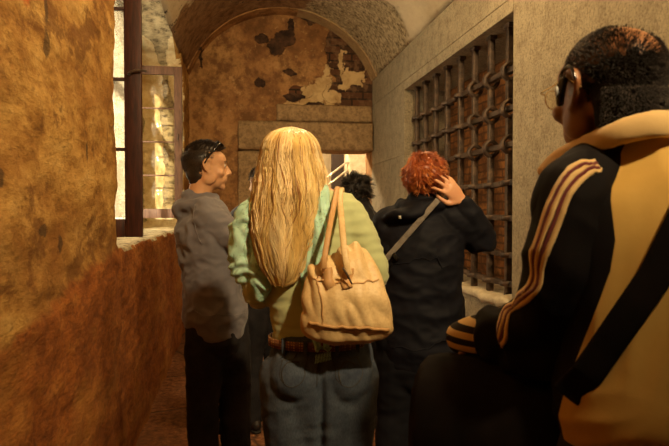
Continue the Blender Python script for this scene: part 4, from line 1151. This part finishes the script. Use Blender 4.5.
# tracksuit jacket
def jack_mat():
    m = NT('yellow_black_track_jacket', .8, .12); x, y, z = m.xyz()
    rows_ = [(446, 560), (420, 556), (385, 566), (345, 582), (300, 600), (270, 611), (240, 616), (200, 611), (165, 613), (145, 622), (132, 628), (110, 640)]
    pts = sorted((ml(px, py, -.11).z, ml(px, py, -.11).x) for py, px in rows_)
    z0, z1 = pts[0][0], pts[-1][0]
    t = m.math('DIVIDE', m.math('SUBTRACT', z, z0), z1 - z0, True)
    r = m.ramp(t, [((a - z0) / (z1 - z0), (b + .5)) for a, b in pts])
    f = m.math('GREATER_THAN', m.math('ADD', x, .5), r)
    n = m.noise(5, 5); w = m.noise(240, 2)
    ye = m.ramp(n, [(.3, (.66, .40, .10)), (.7, (.80, .52, .15))]); bk = m.ramp(n, [(.3, (.006, .005, .005)), (.7, (.013, .010, .010))])
    m.color(m.mix(f, bk, ye)); m.bump(w, .25, .0008); return m.m
M_jk = jack_mat(); M_bk = cloth('black_tricot', (.010, .008, .008), .8, .3, sheen=.0, spec=.1); M_yel = cloth('pale_yellow_tricot', (.80, .55, .24), .75, .08)
M_mar = cloth('maroon_stripe', (.16, .03, .03), .75, .1)
bm = bmesh.new()
sp2 = [ml(660, 424, .02), ml(660, 410, .02), ml(661, 380, .02), ml(661, 335, .02), ml(661, 290, .02), ml(663, 235, .02), ml(660, 190, .02), ml(651, 160, .02), ml(643, 141, .02)]
tube(bm, sp2, [(.182, .14), (.192, .15), (.195, .15), (.190, .148), (.190, .146), (.195, .14), (.182, .118), (.115, .09), (.080, .078)], side=side, seg=32)
tube(bm, [ml(625, 160, .0), ml(598, 172, -.02), ml(572, 196, -.05), ml(566, 222, -.05)], [(.05), (.062), (.068), (.062)], seg=20)
me = remesh(bm, .0065, 4)
def bf(co, n):
    s_ = (co - ml(660, 400, -.12)); q = V((co.x * 4 + co.z * 5, co.y * 5, co.z * 13 - co.x * 6)); low = max(0, min(1, (ml(0, 290).z - co.z) / .15))
    r = 1 - abs(noise.noise(q)) * 2.4
    r2 = 1 - abs(noise.noise(V((co.x * 16 - co.z * 3, co.y * 9, co.z * 4)))) * 2.4
    return co + n * (.010 * low * (r - .3) + .004 * (r2 - .3) * (1 - low))
warp(me, bf); jk = link('jacket', me, M_jk, BM); bvJk = bvh_of(me)
bm = bmesh.new()
limb(bm, [ml(603, 172, -.02), ml(580, 192, -.05), ml(571, 230, -.06), ml(561, 275, -.06), ml(549, 316, -.03), ml(524, 330, .03), ml(497, 333, .085), ml(486, 336, .10)], [.058, .076, .078, .073, .066, .060, .054, .048])
tube(bm, [ml(572, 330, -.02), ml(552, 348, .0), ml(526, 352, .03), ml(500, 350, .06)], [.06, .06, .052, .038], seg=16)
tube(bm, [ml(600, 225, -.06), ml(592, 280, -.06), ml(575, 330, -.04)], [.045, .05, .05], seg=16)
me = remesh(bm, .0065, 4)
def sf(co, n):
    q = V((co.x * 10 - co.z * 6, co.y * 8, co.z * 9 + co.x * 6)); r = 1 - abs(noise.noise(q)) * 2.4
    fa = min(1, max(0, (ml(530, 300).x - co.x) / .05))
    q2 = V((co.x * 34, co.y * 20, co.z * 14)); r2 = math.sin(co.x * 95 + 2 * noise.noise(co * 20))
    return co + n * (.007 * (r - .3) + .007 * fa * r2)
warp(me, sf); slv = link('sleeve', me, M_bk, BM, label='black sleeve with pale stripes'); bvS = bvh_of(me)
cuffp = [ml(488, 339, .10), ml(478, 340, .12)]
bm = bmesh.new(); tube(bm, [ml(494, 333, .085), ml(484, 336, .10), ml(472, 338, .115), ml(463, 338, .13)], [(.050, .046), (.054, .048), (.052, .046), (.044, .04)], seg=40, n=3)
for v in bm.verts: pass
def ribbed():
    m = NT('ribbed_striped_cuff', .85, .2); x, y, z = m.xyz()
    a = m.math('SINE', m.math('MULTIPLY', z, 205)); m.color(m.ramp(m.math('ADD', m.math('MULTIPLY', a, .5), .5), [(.45, (.02, .015, .015)), (.55, (.74, .52, .24))])); return m.m
link('cuff', bm, ribbed(), slv, label='ribbed cuff striped in black and pale yellow')
bm = bmesh.new(); limb(bm, [sR - side * .05, sR, (sR + eR) / 2, eR, (eR + wR) / 2, wR], [.06, .078, .072, .065, .055, .045]); me = remesh(bm, .009, 4); wrinkle(me, .007, (9, 9, 14), .4, 2); link('sleeve', me, M_bk, BM)
# stripes: pale with maroon between, along the outside of the sleeve
outer = [(606, 140), (585, 150), (567, 165), (553, 186), (543, 212), (533, 238), (523, 262), (515, 284), (504, 303), (496, 318), (488, 330), (478, 338)]
def on_sleeve(o):
    res = []
    for i, (a, b) in enumerate(outer):
        a2, b2 = outer[min(i + 1, len(outer) - 1)]; a1, b1 = outer[max(0, i - 1)]
        dx, dy = a2 - a1, b2 - b1; l = math.hypot(dx, dy); nx_, ny_ = -dy / l, dx / l
        if nx_ < 0 and False: nx_, ny_ = -nx_, -ny_
        res.append(ml(a - nx_ * o * -1 * -1, b - ny_ * o, -.13 if i < 8 else -.03))
    return res
merged = bmesh.new()
for o_ in (jk, slv): merged.from_mesh(o_.data)
bvA = BVHTree.FromBMesh(merged); merged.free()
for k, (o, m_, w_) in enumerate(((.5, M_yel, .0098), (5.4, M_mar, .0065), (10.2, M_yel, .0098), (15.1, M_mar, .0065), (20, M_yel, .0098))):
    bm = bmesh.new(); ribbon(bm, on_sleeve(o), w_, bvA, .0006 + .0002 * (k % 2), .001, n=7); link('stripe', bm, m_, slv, label='pale yellow stripe' if k % 2 == 0 else 'maroon stripe')
# collar
bm = bmesh.new()
cp = [ml(700, 134, .02), ml(668, 124, -.07), ml(635, 128, -.085), ml(605, 138, -.07), ml(580, 148, -.01), ml(556, 160, .05), ml(540, 172, .09)]
tube(bm, cp, [(.026, .010), (.026, .011), (.025, .012), (.022, .012), (.021, .012), (.020, .010), (.012, .007)], side=(.0, .35, 1), seg=14, n=5)
tube(bm, [ml(548, 166, .07), ml(570, 160, .02), ml(592, 158, -.0)], [(.020, .012), (.030, .014), (.022, .014)], side=(0, .4, 1), seg=12)
me = remesh(bm, .005, 3); link('collar', me, M_yel, jk)
bm = bmesh.new(); tube(bm, [ml(672, 119, -.045), ml(645, 120, -.066), ml(622, 125, -.06), ml(606, 131, -.03)], [.005] * 4, seg=8, n=4); link('shirt_collar', bm, cloth('red_shirt', (.55, .03, .015)), BM)
# trousers, belt
bm = bmesh.new(); tube(bm, [ml(660, 480, .02), ml(660, 450, .02), ml(660, 418, .02)], [(.178, .135), (.18, .138), (.172, .13)], side=side, seg=26)
mleg(bm, .016, LA, (.108, .096, .072, .068, .06)); mleg(bm, .016, LB, (.108, .096, .072, .068, .06)); me = remesh(bm, .009, 3)
link('trousers', me, cloth('black_trousers', (.016, .015, .015), .8, .3), BM)
shoe(BM, LA[-1], TA, M_shoe, M_sole); shoe(BM, LB[-1], TA, M_shoe, M_sole)
# eyeglasses and earpiece
GL = thing('eyeglasses', 'thin gold wire eyeglasses worn by the balding man', 'eyeglasses'); GL.matrix_world = BM.matrix_basis
M_gold = simple('gold_wire', (.75, .55, .25), .25, .9, bump=0)
M_lens = mat_glass('spectacle_lens', mixf=0)
for q in (-1, 1):
    fr = [hd(q * (.034 + .024 * math.cos(a)), .108 - .010 * abs(math.cos(a)), .004 + .018 * math.sin(a)) for a in [2 * PI * k / 20 for k in range(21)]]
    bm = bmesh.new(); tube(bm, fr, [.0012] * 21, seg=6, n=0, cap=False); link('lens_rim', bm, M_gold, GL)
    bm = bmesh.new(); vs = [bm.verts.new(p) for p in fr[:-1]]; vs2 = [bm.verts.new(p + hd.M.to_3x3() @ V((0, -.0015, 0))) for p in fr[:-1]]; bm.faces.new(vs); bm.faces.new(vs2[::-1])
    for k in range(20): bm.faces.new((vs[k], vs[(k + 1) % 20], vs2[(k + 1) % 20], vs2[k]))
    link('lens', bm, M_lens, GL)
    bm = bmesh.new(); tube(bm, [hd(q * .057, .102, .012), hd(q * .070, .095, .014), hd(q * .080, .05, .018), hd(q * .086, .005, .024), hd(q * .082, -.03, .005)], [.0015, .0015, .0014, .0015, .002], seg=6); link('temple_arm', bm, M_gold, GL)
bm = bmesh.new(); tube(bm, [hd(-.011, .107, .010), hd(0, .112, .014), hd(.011, .107, .010)], [.0012] * 3, seg=6); link('bridge', bm, M_gold, GL)
EP = thing('earpiece', 'black wireless earpiece hooked on the balding man\'s left ear', 'earpiece'); EP.matrix_world = BM.matrix_basis
bm = bmesh.new(); tube(bm, [hd(-.093, .002, .022), hd(-.096, .005, .002), hd(-.093, .010, -.020)], [(.010, .007), (.011, .008), (.009, .006)], side=hd.M.to_3x3() @ V((0, 1, 0)), seg=16); link('shell', bm, M_blk, EP)
bm = bmesh.new(); ell(bm, hd(-.104, .006, .002), (.003, .004, .008), hd.M.to_3x3()); link('button', bm, simple('grey_button', (.45, .45, .45), .3, bump=0), EP)
bm = bmesh.new(); tube(bm, [hd(-.092, .012, .024), hd(-.090, .008, .040), hd(-.094, -.016, .042), hd(-.094, -.030, .018)], [.0028] * 4, seg=8); link('ear_hook', bm, M_blk, EP)
# big shoulder bag
SB = thing('shoulder_bag', 'large black shoulder bag hanging at the balding man\'s left hip', 'bag'); SB.matrix_world = BM.matrix_basis
M_can = simple('black_canvas', (.012, .009, .008), .85, 0, .12, .3, 10, .3, .004)
bm = bmesh.new()
a, b = ml(423, 356, .10), ml(585, 356, .02)
cx_ = (a + b) / 2; dx_ = (b - a); hw_ = dx_.length / 2; sd = dx_.normalized()
zt, zb = a.z, .80
tube(bm, [V((cx_.x, cx_.y, z)) for z in (zb, zb + .05, (zt + zb) / 2, zt - .06, zt - .012)], [(hw_, .06), (hw_, .075), (hw_, .08), (hw_ * .995, .065), (hw_ * .97, .035)], side=sd, seg=36, n=3, pw=6)
me = remesh(bm, .008, 3); wrinkle(me, .006, (9, 9, 7), .3, 8); link('bag_body', me, M_can, SB); bvG = bvh_of(me)
fn = V((sd.y, -sd.x, 0))
bm = bmesh.new(); ribbon(bm, [cx_ + V((0, 0, .0)) - fn * .04, cx_ + V((0, 0, -.03)) + fn * .09, V((cx_.x, cx_.y, zt - .14)) + fn * .1, V((cx_.x, cx_.y, zt - .26)) + fn * .1], hw_ * 1.86, bvG, .003, .004, n=6, sub=16); link('flap', bm, M_can, SB)
bm = flatstrap(laid(ml, [(720, 150), (655, 275), (588, 372), (566, 396)], bvA, .004, 8), .052, .003)
link('strap', bm, M_can, SB)

# ================================================================== two people further along
def standing(root, H, yaw, skinm, topm, trm, hairf, hy=0.0, wide=1.0):
    k = H / 1.75; R = Matrix.Rotation(yaw, 3, 'Z'); Z = lambda x, y, z: R @ V((x * k, y * k, z * k))
    sdv = R @ V((1, 0, 0)); h = Head(Z(0, .03, 1.632), yaw=yaw + hy, k=k)
    bm = bmesh.new(); h.add(bm); tube(bm, [Z(0, .01, 1.57), Z(0, -.01, 1.51), Z(0, -.01, 1.44)], [.055 * k, .056 * k, .08 * k])
    sp = [Z(0, 0, z) for z in (.86, .95, 1.1, 1.25, 1.36, 1.43, 1.48)]; sec = [(.15, .11), (.16, .11), (.145, .105), (.16, .11), (.165, .105), (.13, .08), (.07, .06)]
    tube(bm, sp, [(a * k * wide, b * k * wide) for a, b in sec], side=sdv, seg=22)
    arms = []
    for q in (-1, 1):
        s_, e_, w_ = Z(q * .175, 0, 1.42), Z(q * .22, -.01, 1.14), Z(q * .17, .15, .98); arms.append((s_, e_, w_))
        limb(bm, [s_, (s_ + e_) / 2, e_], [.05, .045, .038]); limb(bm, [e_, (e_ + w_) / 2, w_], [.038, .033, .025]); hand(bm, w_, w_ - e_, R @ V((-q, 0, 0)), -q)
    legs = [[Z(q * .085, 0, .9), Z(q * .088, 0, .7), Z(q * .09, .02, .49), Z(q * .09, 0, .33), Z(q * .095, -.01, .08)] for q in (-1, 1)]
    for L in legs: mleg(bm, 0, L, [r * k for r in (.095, .085, .058, .056, .043)])
    me = remesh(bm, .009, 3); warp(me, socket(h)); link('body', me, skinm, root)
    bm = bmesh.new(); tube(bm, sp, [(a * k * wide + .018, b * k * wide + .018) for a, b in sec], side=sdv, seg=22)
    for s_, e_, w_ in arms: limb(bm, [Z(0, 0, 1.42).lerp(s_, .7), s_, (s_ + e_) / 2, e_, (e_ + w_) / 2, w_], [.055, .066, .060, .052, .046, .038])
    tube(bm, [Z(0, -.01, 1.46), Z(0, -.005, 1.515)], [.078 * k, .068 * k]); me = remesh(bm, .011, 3); wrinkle(me, .007, (8, 8, 12), .3, H * 9); link('jacket', me, topm, root)
    bm = bmesh.new(); tube(bm, [Z(0, 0, .80), Z(0, 0, .88), Z(0, 0, .98)], [(.15 * k, .11 * k), (.165 * k, .12 * k), (.155 * k, .115 * k)], side=sdv)
    for L in legs: mleg(bm, .014, L, [r * k for r in (.10, .09, .066, .062, .056)])
    me = remesh(bm, .011, 3); wrinkle(me, .005, (9, 9, 14), .3, 4); link('trousers', me, trm, root)
    for L in legs: shoe(root, L[-1], yaw, M_shoe, M_sole)
    for q in (-1, 1):
        bm = bmesh.new(); ell(bm, h(q * .031, .079, .008), .0105 * k); link('eye', bm, M_eyew, root)
    st = []
    for p, n, q in scalp_points(h, 1300, lambda q: not (q.y > .4 and q.z < .5) and not (q.y > 0 and q.z < 0) and q.z > -.8):
        L = hairf[1] * random.uniform(.7, 1.2); cl = V((noise.noise(p * 26), noise.noise(p * 26 + V((9, 0, 0))), noise.noise(p * 26 + V((0, 9, 0))))); pts = []; cur = p.copy(); d = (n + cl * hairf[2]).normalized()
        for j in range(6): pts.append(cur.copy()); cur += d * L / 5; d = (d + cl * hairf[2] * .6 + V((0, 0, -.3))).normalized()
        st.append((pts, .0024, .0008, 0))
    strandmesh('hair', st, [hairf[0]], root)
    bm = bmesh.new(); ell(bm, h(0, -.024, .036), (.081 * k, .098 * k, .088 * k), h.M.to_3x3().normalized()); link('hair_base', bm, hairf[0], root)
M_navy = cloth('navy_fleece', (.030, .032, .045), .9, .2)
A = person('person', 'person in dark navy clothes almost hidden behind the blonde woman', 264, 3.9, ray(264))
standing(A, 1.70, .5, SkM, M_navy, M_dkj, (M_hb, .02, .4))
B_ = person('person', 'person with bushy black curls and black coat near the small doorway', 357, 3.9, ray(357))
standing(B_, 1.635, .5, SkM, cloth('black_wool_coat', (.012, .011, .012), .9, .2), M_dkj, (hairmat('black_curls', ((.008, .006, .005), (.016, .011, .008), (.035, .022, .014)), .5), .055, 1.0))
bm = bmesh.new()
tube(bm, [(0, -.005, 1.34), (0, -.005, 1.40), (0, .0, 1.45)], [(.165, .12), (.125, .11), (.095, .09)], seg=20); me = remesh(bm, .011, 2)
warp(me, lambda co, n: co + n * .012 * noise.noise(co * 34)); link('collar', me, bpy.data.materials['black_wool_coat'], B_, label='thick fluffy black collar')
# ================================================================== light
def point(name, loc, power, col, r=.06):
    l = bpy.data.lights.new(name, 'POINT'); l.energy = power; l.color = col; l.shadow_soft_size = r
    o = bpy.data.objects.new(name, l); o.location = loc; COL.objects.link(o); return o
WARM = (1, .72, .37)
def spot(name, loc, aim, power, col, size, blend, r=.07):
    l = bpy.data.lights.new(name, 'SPOT'); l.energy = power; l.color = col; l.shadow_soft_size = r; l.spot_size = math.radians(size); l.spot_blend = blend
    o = bpy.data.objects.new(name, l); o.location = loc; COL.objects.link(o)
    o.rotation_euler = (V(aim) - V(loc)).to_track_quat('-Z', 'Y').to_euler(); return o
spot('lamp_over_entrance', (1.0, -.25, 3.15), (.35, 3.0, 2.45), 440, WARM, 106, .8)
point('lamp_mid_passage', (.75, 3.3, 3.55), 75, WARM, .07)
point('lamp_beyond_door', (.6, 9.3, 2.9), 300, (1, .8, .5), .1)
w = bpy.data.worlds.new('world'); sc.world = w; w.use_nodes = True
w.node_tree.nodes['Background'].inputs[0].default_value = (1, .90, .70, 1)
w.node_tree.nodes['Background'].inputs[1].default_value = 3.5
sun = bpy.data.lights.new('sun', 'SUN'); sun.energy = 15; sun.angle = .02; sun.color = (1, .93, .75)
so = bpy.data.objects.new('sun', sun); COL.objects.link(so)
so.rotation_euler = V((.175, 1, -.26)).to_track_quat('-Z', 'Y').to_euler()
